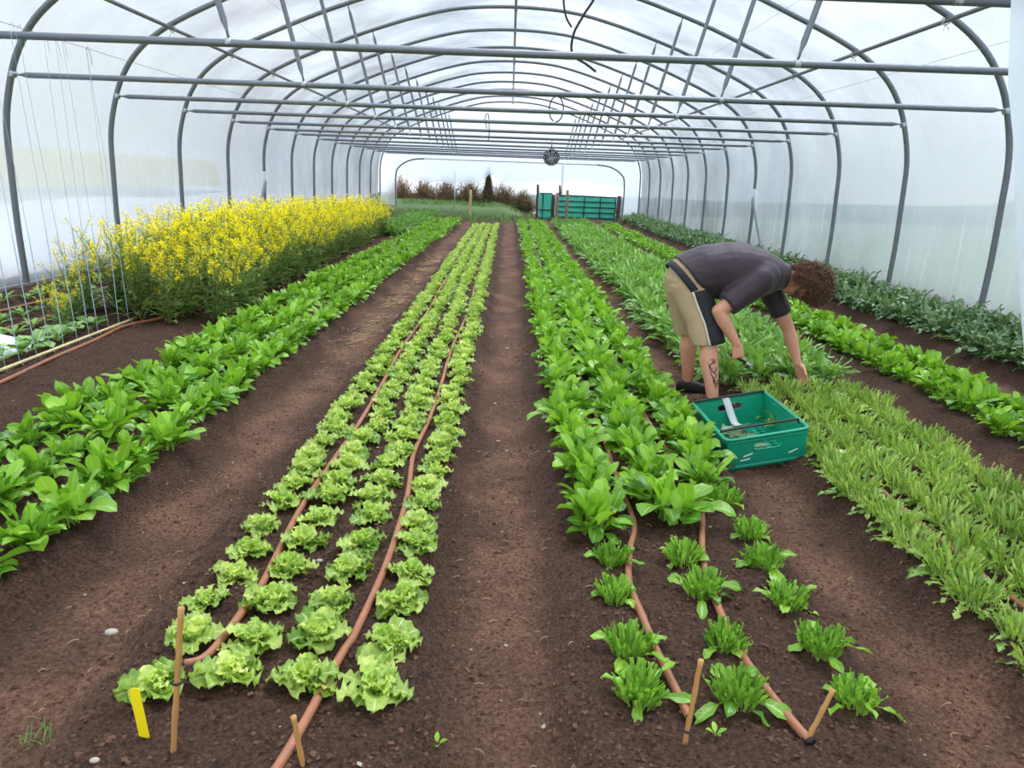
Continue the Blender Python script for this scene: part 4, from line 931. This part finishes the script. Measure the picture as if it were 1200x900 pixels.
# ------------------------------------------------------------------ outside land
g = G(); g.add([(-300, -60, -.25), (300, -60, -.25), (300, 42, -.25), (-300, 42, -.25)], [(0, 1, 2, 3)])
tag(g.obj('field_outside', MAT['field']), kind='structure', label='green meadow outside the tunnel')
g = G(); vs = []
for i in range(60):
    y = -20 + i * 1.4
    for x, z in ((-5.6, -.1), (-6.6, .12), (-7.6, .42), (-8.4, .66), (-9.2, .66), (-10, .3)): vs.append((x, y, z + .05 * math.sin(i * .9 + x)))
g.add(vs, [(i * 6 + j, (i + 1) * 6 + j, (i + 1) * 6 + j + 1, i * 6 + j + 1) for i in range(59) for j in range(5)])
tag(g.obj('ground_cover_sheet', MAT['cover']), 'long white crop cover on the ground outside the left wall', 'crop cover')
def ridge(name, pts, base, mat, label, bump=.0, seed=1):
    g = G(); vs = []; P = smooth_path(pts, 10)
    for i, (x, y, z) in enumerate(P):
        zz = z + bump * (float(nz(np.array(i * .35), np.array(.5), seed)) - .5) * 2
        vs += [(x, y, base), (x * 1.02, y * 1.01, base + (zz - base) * .8), (x * 1.05, y * 1.02, zz), (x * 1.25, y * 1.05, zz - .5)]
    g.add(vs, [(i * 4 + j, (i + 1) * 4 + j, (i + 1) * 4 + j + 1, i * 4 + j + 1) for i in range(len(P) - 1) for j in range(3)])
    tag(g.obj(name, mat), kind='structure', label=label)
ridge('yellow_field', [(-30, -20, 2.4), (-32, 10, 2.6), (-34, 40, 2.5), (-30, 80, 2.2)], -.3, MAT['yfield'], 'yellow crop field beyond the left wall')
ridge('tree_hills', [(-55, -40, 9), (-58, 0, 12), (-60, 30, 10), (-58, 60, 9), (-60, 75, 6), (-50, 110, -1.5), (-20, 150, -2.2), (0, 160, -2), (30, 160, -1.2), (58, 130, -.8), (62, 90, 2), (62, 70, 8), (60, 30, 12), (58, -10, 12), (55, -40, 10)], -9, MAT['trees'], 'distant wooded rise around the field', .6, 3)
# ------------------------------------------------------------------ the man
def vox(g, name, mat, voxel, it, parent, jitter=0.0, js=9.0, fac=0.5):
    """one continuous surface grown over overlapping closed forms"""
    me = g.mesh('tmp', None); o = bpy.data.objects.new('tmp', me); COL.objects.link(o)
    m = o.modifiers.new('r', 'REMESH'); m.mode = 'VOXEL'; m.voxel_size = voxel
    s = o.modifiers.new('s', 'SMOOTH'); s.factor = fac; s.iterations = it
    dg = bpy.context.evaluated_depsgraph_get(); dg.update()
    nm = bpy.data.meshes.new_from_object(o.evaluated_get(dg)); bpy.data.objects.remove(o)
    for a in list(nm.color_attributes): nm.color_attributes.remove(a)
    if jitter:
        for v in nm.vertices:
            k = mnoise.noise(Vector((v.co.x * js, v.co.y * js * .6, v.co.z * js))) + .5 * mnoise.noise(v.co * js * 2.3)
            v.co += v.normal * k * jitter
    nm.name = name; nm.materials.clear(); nm.materials.append(mat); nm.polygons.foreach_set('use_smooth', [True] * len(nm.polygons))
    o = bpy.data.objects.new(name, nm); link(o, parent); return o
PX, PY = 1.33, 4.84
MAN = empty('person', (PX, PY, 0))
tag(MAN, 'man in dark shirt and tan shorts bent over, picking leaves beside green crate', 'person')
def V(x, y, z): return np.array([x - PX, y - PY, z])
def unit(v): v = np.array(v, float); return v / np.linalg.norm(v)
Y_ = np.array([0, 1.0, 0])
torso = [((1.19, 4.85, .83), (-.66, .75), .165, .19), ((1.30, 4.85, .865), (-.42, .91), .172, .198), ((1.42, 4.85, .882), (-.1, 1), .176, .205), ((1.54, 4.855, .88), (.04, 1), .170, .212), ((1.65, 4.86, .862), (.12, .99), .15, .212), ((1.735, 4.86, .85), (.2, .98), .115, .175), ((1.80, 4.855, .845), (.25, .97), .078, .10)]
def tsecs(k, grow=0.0, upto=None):
    out = []
    for c, d, rv, ru in torso[:upto]:
        d = unit((d[0], 0, d[1])); out.append((V(*c), Y_ * (ru * k + grow), d * (rv * k + grow)))
    return out
body = G()
body.loft(tsecs(.86), 20)
body.ball(V(1.15, 4.85, .80), (.10, .15, .11))
# legs
legs = {'R': ([(1.175, 4.76, .79), (1.238, 4.72, .62), (1.306, 4.665, .44), (1.313, 4.64, .33), (1.332, 4.60, .2), (1.345, 4.56, .075)], [.085, .076, .057, .061, .046, .037]),
        'L': ([(1.165, 4.94, .79), (1.21, 4.955, .62), (1.258, 4.97, .44), (1.258, 4.972, .33), (1.272, 4.985, .2), (1.28, 4.99, .085)], [.085, .076, .056, .06, .045, .036])}
for k, (pts, rr) in legs.items():
    body.limb([V(*p) for p in pts], rr, 18)
    p = pts[3]; body.ball(V(p[0] - .014, p[1], p[2] + .01), (.05, .05, .085))
    a = pts[-1]; body.limb([V(a[0] - .015, a[1], .045), V(a[0] + .08, a[1] - .008, .045), V(a[0] + .15, a[1] - .012, .035)], [.036, .036, .03], 14)
# arms
shR, elR, wrR = (1.60, 4.675, .845), (1.338, 4.625, .645), (1.468, 4.61, .445)
shL, elL, wrL = (1.775, 5.02, .765), (1.94, 5.005, .475), (2.005, 4.935, .255)
def arm(sh, el, wr):
    sh, el, wr = V(*sh), V(*el), V(*wr)
    body.limb([sh, sh + (el - sh) * .4, el], [.062, .055, .044], 16)
    body.limb([el, el + (wr - el) * .3, el + (wr - el) * .7, wr], [.043, .046, .035, .0285], 16)
arm(shR, elR, wrR); arm(shL, elL, wrL)
tipsN = []
def hand(wr, d, n, side, curl, spread=.08, thumb=(.55, .75, .35), tcurl=.3):
    """palm, four unequal bent fingers and a thumb from the side of the palm; side = towards the thumb"""
    w0 = V(*wr); d = unit(d); n = unit(np.array(n) - d * np.dot(n, d)); s = np.cross(d, n); s = s if np.dot(s, side) > 0 else -s
    body.loft([(w0 - d * .015, s * .026, n * .021), (w0 + d * .02, s * .031, n * .019), (w0 + d * .055, s * .040, n * .017), (w0 + d * .085, s * .041, n * .0145), (w0 + d * .095, s * .038, n * .011)], 16, 2.6)
    body.ball(w0 + d * .035 + s * .025 + n * .008, .019)
    for f, (off, L_, r) in enumerate([(.031, .070, .0088), (.0105, .079, .0091), (-.0105, .073, .0087), (-.030, .057, .0078)]):
        p = w0 + d * (.088 - abs(off) * .12) + s * off; a = 0.0; P = [p - d * .02, p]; dd = unit(d + s * off * spread * 30)
        for q, fr in enumerate((.46, .30, .24)):
            a += curl[f] * (1, 1.15, .8)[q]
            p = p + (dd * math.cos(a) + n * math.sin(a)) * L_ * fr; P.append(p)
        body.limb(P, [r * 1.05, r * 1.08, r, r * .92, r * .8], 10)
        e = dd * math.cos(a) + n * math.sin(a); up = -dd * math.sin(a) * -1 - n * math.cos(a)
        tipsN.append((P[-1] - e * .001, e, up, s, r * .8))
    b = w0 + d * .028 + s * .028; t = unit(d * thumb[0] + s * thumb[1] + n * thumb[2]); t2 = unit(t + n * tcurl + d * .3)
    P = [b, b + t * .04, b + t * .04 + t2 * .03, b + t * .04 + t2 * .052]
    body.limb(P, [.0145, .0115, .0102, .0085], 10)
    tipsN.append((P[-1], t2, unit(-n - t2 * np.dot(-n, t2)), s, .0085))
hand(wrR, (.25, -.05, -.96), (-.15, .95, 0), (1, 0, 0), (1.05, 1.1, 1.1, 1.15), .0, (.75, .35, .75), .6)
hand(wrL, (.38, -.30, -.87), (-.75, -.6, 0), (.3, -.9, 0), (.22, .3, .36, .45), .06, (.7, .45, .6), .3)
# head: crown points forward, face looks down
HC = V(1.945, 4.845, .805); hc = unit((.95, .0, -.30)); hf = unit((-.25, .55, -.8)); hf = unit(hf - hc * float(np.dot(hf, hc))); hs = np.cross(hc, hf)
RH = np.stack([hc, hs, hf], 1)
body.limb([V(1.77, 4.855, .86), V(1.84, 4.85, .845), HC - hc * .05 - hf * .015], [.068, .06, .062], 16)
body.ball(HC + hc * .012 - hf * .005, (.112, .078, .098), 20, 14, RH)
body.limb([HC - hc * .05 + hf * .035, HC - hc * .085 + hf * .06], [.06, .042], 14)                              # jaw to chin
body.ball(HC - hc * .102 + hf * .078, (.018, .022, .016), 10, 8, RH)
body.limb([HC + hf * .092 + hc * .02, HC + hf * .112 - hc * .022], [.009, .0135], 10)                          # nose
for q in (-1, 1):
    body.ball(HC - hc * .028 + hs * q * .012 + hf * .1, .009, 8, 6)
    body.ball(HC + hc * .026 + hs * q * .03 + hf * .083, (.008, .026, .013), 10, 8, RH)                         # brow
    body.ball(HC - hc * .02 + hs * q * .042 + hf * .066, (.022, .02, .02), 10, 8, RH)                           # cheek
    body.ball(HC - hc * .012 + hs * q * .081 - hf * .004, (.030, .008, .019), 12, 8, RH)                        # ear
    body.ball(HC - hc * .038 + hs * q * .079 + hf * .002, (.012, .007, .011), 10, 8, RH)
BODY = vox(body, 'body', MAT['skin'], .0052, 5, MAN)
for q in (-1, 1):
    g = G(); g.ball(HC + hc * .008 + hs * q * .031 + hf * .079, .0125, 12, 8); e = g.obj('eye', MAT['eye'], MAN)
    g = G(); g.ball(HC + hc * .006 + hs * q * .031 + hf * .0885, (.0055, .0055, .004), 10, 6, RH); g.obj('iris', MAT['iris'], e)
g = G(); g.ball(HC - hc * .058 + hf * .098, (.0055, .023, .007), 12, 8, RH); g.ball(HC - hc * .067 + hf * .097, (.006, .02, .007), 12, 8, RH); g.obj('mouth', MAT['lip'], MAN)
g = G()
for p, e, up, s, r in tipsN: g.loft([(p + up * r * .75 - e * .006, np.cross(e, up) * r * .55, up * r * .25), (p + up * r * .7 + e * .004, np.cross(e, up) * r * .6, up * r * .22), (p + up * r * .45 + e * .008, np.cross(e, up) * r * .4, up * r * .15)], 8)
g.obj('fingernails', MAT['nail'], MAN)['kind'] = 'stuff'
# curly hair
g = G(); n_h = 0
def hair_ok(n):
    a, b, c = np.dot(n, hc), np.dot(n, hs), np.dot(n, hf)
    if c > .5 and a < .55: return False
    if a < -.5 and c > -.2: return False
    if a < -.9 or (a < -.74 and c > .0): return False
    if abs(b) > .88 and a < -.16 and c > -.2: return False
    return True
nv, nu = 26, 40; vs = []; ok = []
for i in range(nv + 1):
    t = PI * i / nv
    for j in range(nu):
        a = 2 * PI * j / nu; l = np.array([math.cos(t), math.sin(t) * math.cos(a), math.sin(t) * math.sin(a)])
        n = RH @ l; ok.append(hair_ok(n)); vs.append(HC + hc * .012 - hf * .006 + RH @ (l * np.array([.13, .094, .116])))
g.add(vs, [(i * nu + j, i * nu + (j + 1) % nu, (i + 1) * nu + (j + 1) % nu, (i + 1) * nu + j) for i in range(nv) for j in range(nu) if ok[i * nu + j] and ok[i * nu + (j + 1) % nu] and ok[(i + 1) * nu + j] and ok[(i + 1) * nu + (j + 1) % nu]])
while n_h < 1150:
    l = unit(RNG.normal(size=3)); n = RH @ l
    if not hair_ok(n): continue
    n_h += 1
    p = HC + hc * .012 - hf * .006 + RH @ (l * np.array([.124, .088, .11])); u = unit(np.cross(n, RNG.normal(size=3))); v = np.cross(n, u)
    rad = r_(.007, .014); ln = r_(.032, .062) * (1.2 if np.dot(n, hc) > .4 else 1); ph = r_(0, 6); dr = u * r_(-.02, .02) + v * r_(-.02, .02)
    T = np.linspace(0, 1, 12)
    g.tube([p + n * ln * t + dr * t + (u * math.cos(ph + t * 9) + v * math.sin(ph + t * 9)) * rad * min(1, .3 + t) for t in T], [.0034 * (1 - .45 * t) for t in T], 4)
tag(g.obj('hair', MAT['hair'], MAN), 'short brown curly hair')
# shirt
sh = G(); sh.loft(tsecs(1.0, .004), 24, 2.2)
def sleeve(s0, s1, e, r0, r1, t0=.0, t1=.8):
    a, b = V(*s0), V(*e); d = unit(b - a); u = unit(np.cross(d, Y_)); v = np.cross(d, u)
    Ln = np.linalg.norm(b - a)
    sh.loft([(a + d * Ln * t, u * (r0 + (r1 - r0) * t / t1), v * (r0 + (r1 - r0) * t / t1) * .95) for t in np.linspace(t0, t1, 6)], 18)
sh.ball(V(*shR), .092); sh.ball(V(*shL), .09)
sh.limb([V(1.62, 4.72, .86), V(*shR)], [.11, .09]); sh.limb([V(1.66, 4.97, .84), V(*shL)], [.12, .088])
sleeve(shR, None, elR, .09, .082, 0, .80); sleeve(shL, None, elL, .088, .072, 0, .66)
sh.ball(V(1.42, 4.85, .76), (.16, .17, .075))
SHIRT = vox(sh, 'shirt', MAT['shirt'], .009, 4, MAN, .006, 9)
g = G(); nd = unit((1, 0, -.05)); c0 = V(1.805, 4.853, .852)
g.loft([(c0 + nd * q, Y_ * (.082 + w_), unit((.1, 0, 1)) * (.078 + w_)) for q, w_ in ((-.035, .02), (-.012, .014), (.014, .004), (.016, -.004), (-.02, .0))], 24, cap=False); tag(g.obj('collar', MAT['shirt'], MAN), 'turned-down shirt collar')
# shorts
st = G(); wd = unit((-.66, 0, .75))
st.loft([(V(1.225, 4.85, .86), Y_ * .155, wd * .128), (V(1.18, 4.85, .82), Y_ * .183, wd * .158), (V(1.155, 4.85, .765), Y_ * .185, unit((-.9, 0, .4)) * .135), (V(1.16, 4.85, .71), Y_ * .17, unit((-1, 0, .1)) * .11)], 24)
def shortleg(P):
    st.loft([(V(*p), Y_ * ry, unit((1, 0, .18)) * rx) for p, ry, rx in P], 22, 2.2)
LR = [((1.165, 4.765, .80), .095, .12), ((1.213, 4.745, .68), .096, .118), ((1.266, 4.705, .56), .09, .107), ((1.304, 4.668, .43), .086, .102)]
LL = [((1.16, 4.935, .80), .095, .12), ((1.185, 4.945, .68), .094, .112), ((1.22, 4.96, .56), .09, .102), ((1.252, 4.97, .435), .086, .098)]
shortleg(LR); shortleg(LL)
vox(st, 'shorts', MAT['shorts'], .008, 3, MAN, .0045, 11)
def arc(P, a0, a1, grow, nm, mat, lab=None, z0=0):
    g = G(); Q = [np.array(p) for p, _, _ in P]; secs = []
    for t in np.linspace(z0, 1.0, 14):
        i = min(int(t * 3), 2); f = t * 3 - i; c = Q[i] + (Q[i + 1] - Q[i]) * f
        ry = P[i][1] + (P[i + 1][1] - P[i][1]) * f; rx = P[i][2] + (P[i + 1][2] - P[i][2]) * f
        secs.append((V(*c), unit((1, 0, .18)) * (rx + grow), -Y_ * (ry + grow)))
    g.loft(secs, 8, 2.2, False, a0, a1)
    o = g.obj(nm, mat, MAN); md = o.modifiers.new('t', 'SOLIDIFY'); md.thickness = .006; md.offset = 0
    if lab: tag(o, lab)
    return o
arc(LR, .05, 1.6, .0035, 'side_panel', MAT['panel'], 'black panel down the side of the shorts', .12)
arc(LR, 1.59, 1.68, .006, 'piping', MAT['piping'], 'pale piping along the black panel', .12)
arc(LL, .12, 1.25, .0035, 'side_panel', MAT['panel'], 'black panel on the far leg', .3)
g = G(); ax = unit((.75, 0, .66)); g.loft([(V(1.158, 4.85, .792) + ax * q, Y_ * .1905, wd * .1645) for q in (-.022, 0, .024)], 28, 2.2, False); o = g.obj('waistband', MAT['panel'], MAN); md = o.modifiers.new('t', 'SOLIDIFY'); md.thickness = .005; tag(o, 'black waist panel under the shirt hem')
# shoes
for k in 'RL':
    a = legs[k][0][-1]; g = G()
    g.loft([((a[0] + x - PX, a[1] + y - PY, zc), Y_ * w_, np.array([0, 0, 1]) * h_) for x, y, zc, w_, h_ in ((-.075, 0, .045, .012, .02), (-.06, 0, .05, .034, .042), (-.01, 0, .054, .042, .052), (.06, -.006, .047, .046, .045), (.12, -.010, .037, .048, .034), (.17, -.012, .028, .038, .022), (.19, -.012, .024, .012, .01))], 18, 2.6)
    s_ = vox(g, 'shoe', MAT['shoe'], .006, 3, MAN)
    g = G(); g.loft([((a[0] + x - PX, a[1] + y - PY, .008), Y_ * w_, np.array([0, 0, 1]) * .009) for x, y, w_ in ((-.078, 0, .02), (-.05, 0, .04), (.05, -.006, .047), (.13, -.01, .049), (.18, -.012, .034), (.195, -.012, .012))], 18, 4); g.obj('sole', MAT['black'], s_)
# tattoo drawn on the near calf
from mathutils.bvhtree import BVHTree
bt = BVHTree.FromPolygons([v.co for v in BODY.data.vertices], [tuple(p.vertices) for p in BODY.data.polygons])
g = G()
for cur in ([(-.012, .335), (.004, .345), (.016, .335), (.012, .32), (-.004, .315), (-.014, .30), (-.006, .285), (.01, .283)],
            [(-.02, .32), (-.016, .29), (-.004, .268), (.012, .255), (.02, .238), (.008, .228), (-.006, .232)],
            [(.018, .30), (.022, .28), (.012, .268), (0, .262)], [(-.014, .27), (-.008, .245), (.006, .215), (.016, .19), (.022, .165)],
            [(.004, .235), (.0, .21), (.008, .18), (.013, .16)], [(-.004, .33), (.006, .327), (.004, .338)], [(.02, .22), (.026, .2), (.02, .18)]):
    P = []
    for q in smooth_path([(x, 0, z) for x, z in cur], 6):
        ax_ = 1.318 + (.336 - q[2]) * .12 + .0
        loc, n, i_, d_ = bt.ray_cast(Vector((ax_ + q[0] * 1.15 - PX, -.7, q[2])), Vector((0, 1, 0)))
        if loc: P.append(np.array(loc) + np.array(n) * .0002)
    if len(P) > 2: g.tube(P, [.0032 * (.5 + .8 * math.sin(PI * i / (len(P) - 1))) for i in range(len(P))], 6)
tag(g.obj('tattoo', MAT['ink'], MAN), 'dark curling tattoo on the near calf')
# harvest knife in the near hand
wv = np.array(wrR); kd = unit((.86, .0, -.42)); kc = wv + np.array([.022, .012, -.097])
T = empty('harvest_knife', tuple(kc)); tag(T, 'small knife with black handle held in the near hand', 'knife')
g = G(); g.loft([(kd * q, unit(np.cross(kd, Y_)) * a, Y_ * b) for q, a, b in ((-.055, .007, .005), (-.04, .011, .008), (.03, .009, .007), (.06, .010, .008), (.066, .006, .005))], 12, 2.6); g.obj('handle', MAT['black'], T)
g = G(); u = unit(np.cross(kd, Y_)); g.loft([(kd * .06, u * .009, Y_ * .0012), (kd * .11, u * .009, Y_ * .0012), (kd * .135, u * .002, Y_ * .0006)], 8); g.obj('blade', MAT['blade'], T)

# ------------------------------------------------------------------ the green crate
CR = empty('harvest_crate', (1.343, 3.805, .054))
_c, _s = math.cos(.042), math.sin(.042)
Rz = Matrix(((_c, -_s, 0), (_s, _c, 0), (0, 0, 1)))
CR.rotation_euler = (Rz @ Matrix.Rotation(.022, 3, 'X') @ Matrix.Rotation(-.189, 3, 'Y')).to_euler()
tag(CR, 'green plastic harvest crate with two black bars on the path by the stooping man', 'crate')
CW, CL, CH, CK = .407, .601, .175, .93
def cpanel(name, A, Bq, Cq, D, nu, nv, hole, th=.004, parent=None):
    A, Bq, Cq, D = map(lambda q: np.array(q, float), (A, Bq, Cq, D)); g = G(); vs = []
    for j in range(nv + 1):
        for i in range(nu + 1):
            u, v = i / nu, j / nv; vs.append((A * (1 - u) + Bq * u) * (1 - v) + (D * (1 - u) + Cq * u) * v)
    g.add(vs, [(j * (nu + 1) + i, j * (nu + 1) + i + 1, (j + 1) * (nu + 1) + i + 1, (j + 1) * (nu + 1) + i) for j in range(nv) for i in range(nu) if not hole(i, j)])
    o = g.obj(name, MAT['crate'], parent or CR, False); m = o.modifiers.new('t', 'SOLIDIFY'); m.thickness = th; m.offset = 0; return o
w1, l1, w0_, l0 = CW / 2, CL / 2, CW / 2 * CK, CL / 2 * CK
cpanel('base', (-w0_, -l0, .006), (w0_, -l0, .006), (w0_, l0, .006), (-w0_, l0, .006), 41, 61, lambda i, j: 3 < i < 37 and 3 < j < 57 and i % 5 in (1, 2, 3) and j % 4 in (1, 2) and i % 10 != 9)
hend = lambda i, j: (14 <= i <= 25 and 11 <= j <= 15) or (i in (13, 26) and 12 <= j <= 14)
front = cpanel('end_wall', (-w0_, -l0, 0), (w0_, -l0, 0), (w1, -l1, CH), (-w1, -l1, CH), 40, 20, hend)
back = cpanel('end_wall', (w0_, l0, 0), (-w0_, l0, 0), (-w1, l1, CH), (w1, l1, CH), 40, 20, hend)
hside = lambda i, j: (j in (17, 18) and (8 <= i <= 11 or 14 <= i <= 17 or 36 <= i <= 39 or 42 <= i <= 45)) or (7 <= j <= 13 and j % 2 == 1 and i % 4 == 1 and (14 <= i <= 26 or 34 <= i <= 46))
cpanel('side_wall', (w0_, -l0, 0), (w0_, l0, 0), (w1, l1, CH), (w1, -l1, CH), 60, 20, hside)
cpanel('side_wall', (-w0_, l0, 0), (-w0_, -l0, 0), (-w1, -l1, CH), (-w1, l1, CH), 60, 20, hside)
g = G()
def ring(hw, hl, z, r1_, r2_):
    P = []
    rc = .025
    for cx, cy, a0 in ((hw - rc, hl - rc, 0), (-hw + rc, hl - rc, PI / 2), (-hw + rc, -hl + rc, PI), (hw - rc, -hl + rc, 1.5 * PI)):
        for a in np.linspace(a0, a0 + PI / 2, 5): P.append((cx + rc * math.cos(a), cy + rc * math.sin(a)))
    n = len(P); vs = []
    for x, y in P:
        o = unit((x / hw if abs(x) > hw - rc else 0, y / hl if abs(y) > hl - rc else 0, 0)) if (abs(x) > hw - rc or abs(y) > hl - rc) else np.zeros(3)
        for a, b in ((-r1_ * .3, r2_), (r1_, r2_), (r1_ * 1.25, 0), (r1_, -r2_), (-r1_ * .3, -r2_)): vs.append(np.array([x, y, z + b]) + o * a)
    g.add(vs, [(i * 5 + j, ((i + 1) % n) * 5 + j, ((i + 1) % n) * 5 + (j + 1) % 5, i * 5 + (j + 1) % 5) for i in range(n) for j in range(5)])
ring(w1, l1, CH, .012, .005); ring(w1 * .995, l1 * .995, CH - .018, .009, .003); ring(w0_ * 1.005, l0 * 1.005, .012, .003, .01)
g.obj('rim', MAT['crate'], CR)
# handle surrounds
for s, par in ((-1, front), (1, back)):
    g = G(); P = []
    for a in np.linspace(0, 2 * PI, 41):
        ca, sa = math.cos(a), math.sin(a); P.append((.07 * math.copysign(abs(ca) ** .4, ca), s * (l1 * .976 + .001), CH - .056 + .022 * math.copysign(abs(sa) ** .4, sa)))
    g.tube(P, .004, 6); g.obj('handle_rim', MAT['crate'], par)
for y, nm in ((l1 - .012, 'far'), (-l1 + .105, 'near')):
    g = G(); g.tube(smooth_path([(-w1 - .002, y, CH - .02), (-w1 + .004, y, CH + .006), (-w1 + .03, y, CH + .011), (0, y, CH + .011), (w1 - .03, y, CH + .011), (w1 - .004, y, CH + .006), (w1 + .002, y, CH - .02)], 6), .0065, 8); tag(g.obj('bale_bar', MAT['black'], CR), f'black steel bar across the {nm} end')
g = G(); vs = []
for i, (y, z) in enumerate(((l1 + .006, CH - .01), (l1 - .003, CH + .008), (l1 - .012, CH - .005), (l1 - .02, CH * .75), (l1 - .035, CH * .45), (l1 - .06, CH * .2), (l1 - .1, .035))):
    x = -.035 + .05 * i / 6; vs += [(x - .021, y, z), (x, y - .001, z + .001), (x + .021, y, z)]
g.add(vs, [(i * 3 + j, i * 3 + j + 1, (i + 1) * 3 + j + 1, (i + 1) * 3 + j) for i in range(6) for j in range(2)])
o = g.obj('paper_tag', MAT['paper'], CR); m = o.modifiers.new('t', 'SOLIDIFY'); m.thickness = .0008; tag(o, 'white paper strip hanging inside the far end')
for x, z, a in ((-.10, .075, .25), (-.115, .05, .1), (.13, .06, .3)):
    g = G(); g.box((0, 0, 0), (.05, .0012, .006)); o = g.obj('label_scrap', MAT['paper'], front, False); o.location = (x, -l0 - .0235 * z / CH - .0025, z); o.rotation_euler = (0, -a, 0)
# picked leaves inside, on the left
g = G()
for q in range(95):
    x, y = -.085 + r_(-.075, .075), -.02 + r_(-.2, .2)
    g.leaf((x, y, .012 + r_(0, .05)), r_(0, 6.28), r_(-.2, .6), r_(-.6, .2), r_(.09, .16), r_(.012, .022), p=.3, pw=.002, cup=.3, nl=13, nw=2, lobes=4, lobe_d=.6, tone=r_(0, .5), twist=r_(-1, 1))
o = g.obj('picked_leaves', MAT['jagged']); o.matrix_world = Matrix.Translation(CR.location) @ CR.rotation_euler.to_matrix().to_4x4()
tag(o, 'freshly picked feathery leaves heaped in the green crate', 'salad leaves', kind='stuff')

# ------------------------------------------------------------------ view
vs_ = SC.view_settings; vs_.view_transform = 'Standard'; vs_.look = 'None'; vs_.exposure = 0.36; vs_.gamma = 1.0; vs_.use_curve_mapping = False
SC.cycles.use_denoising = True
SC.cycles.max_bounces = 10; SC.cycles.diffuse_bounces = 4; SC.cycles.transparent_max_bounces = 12
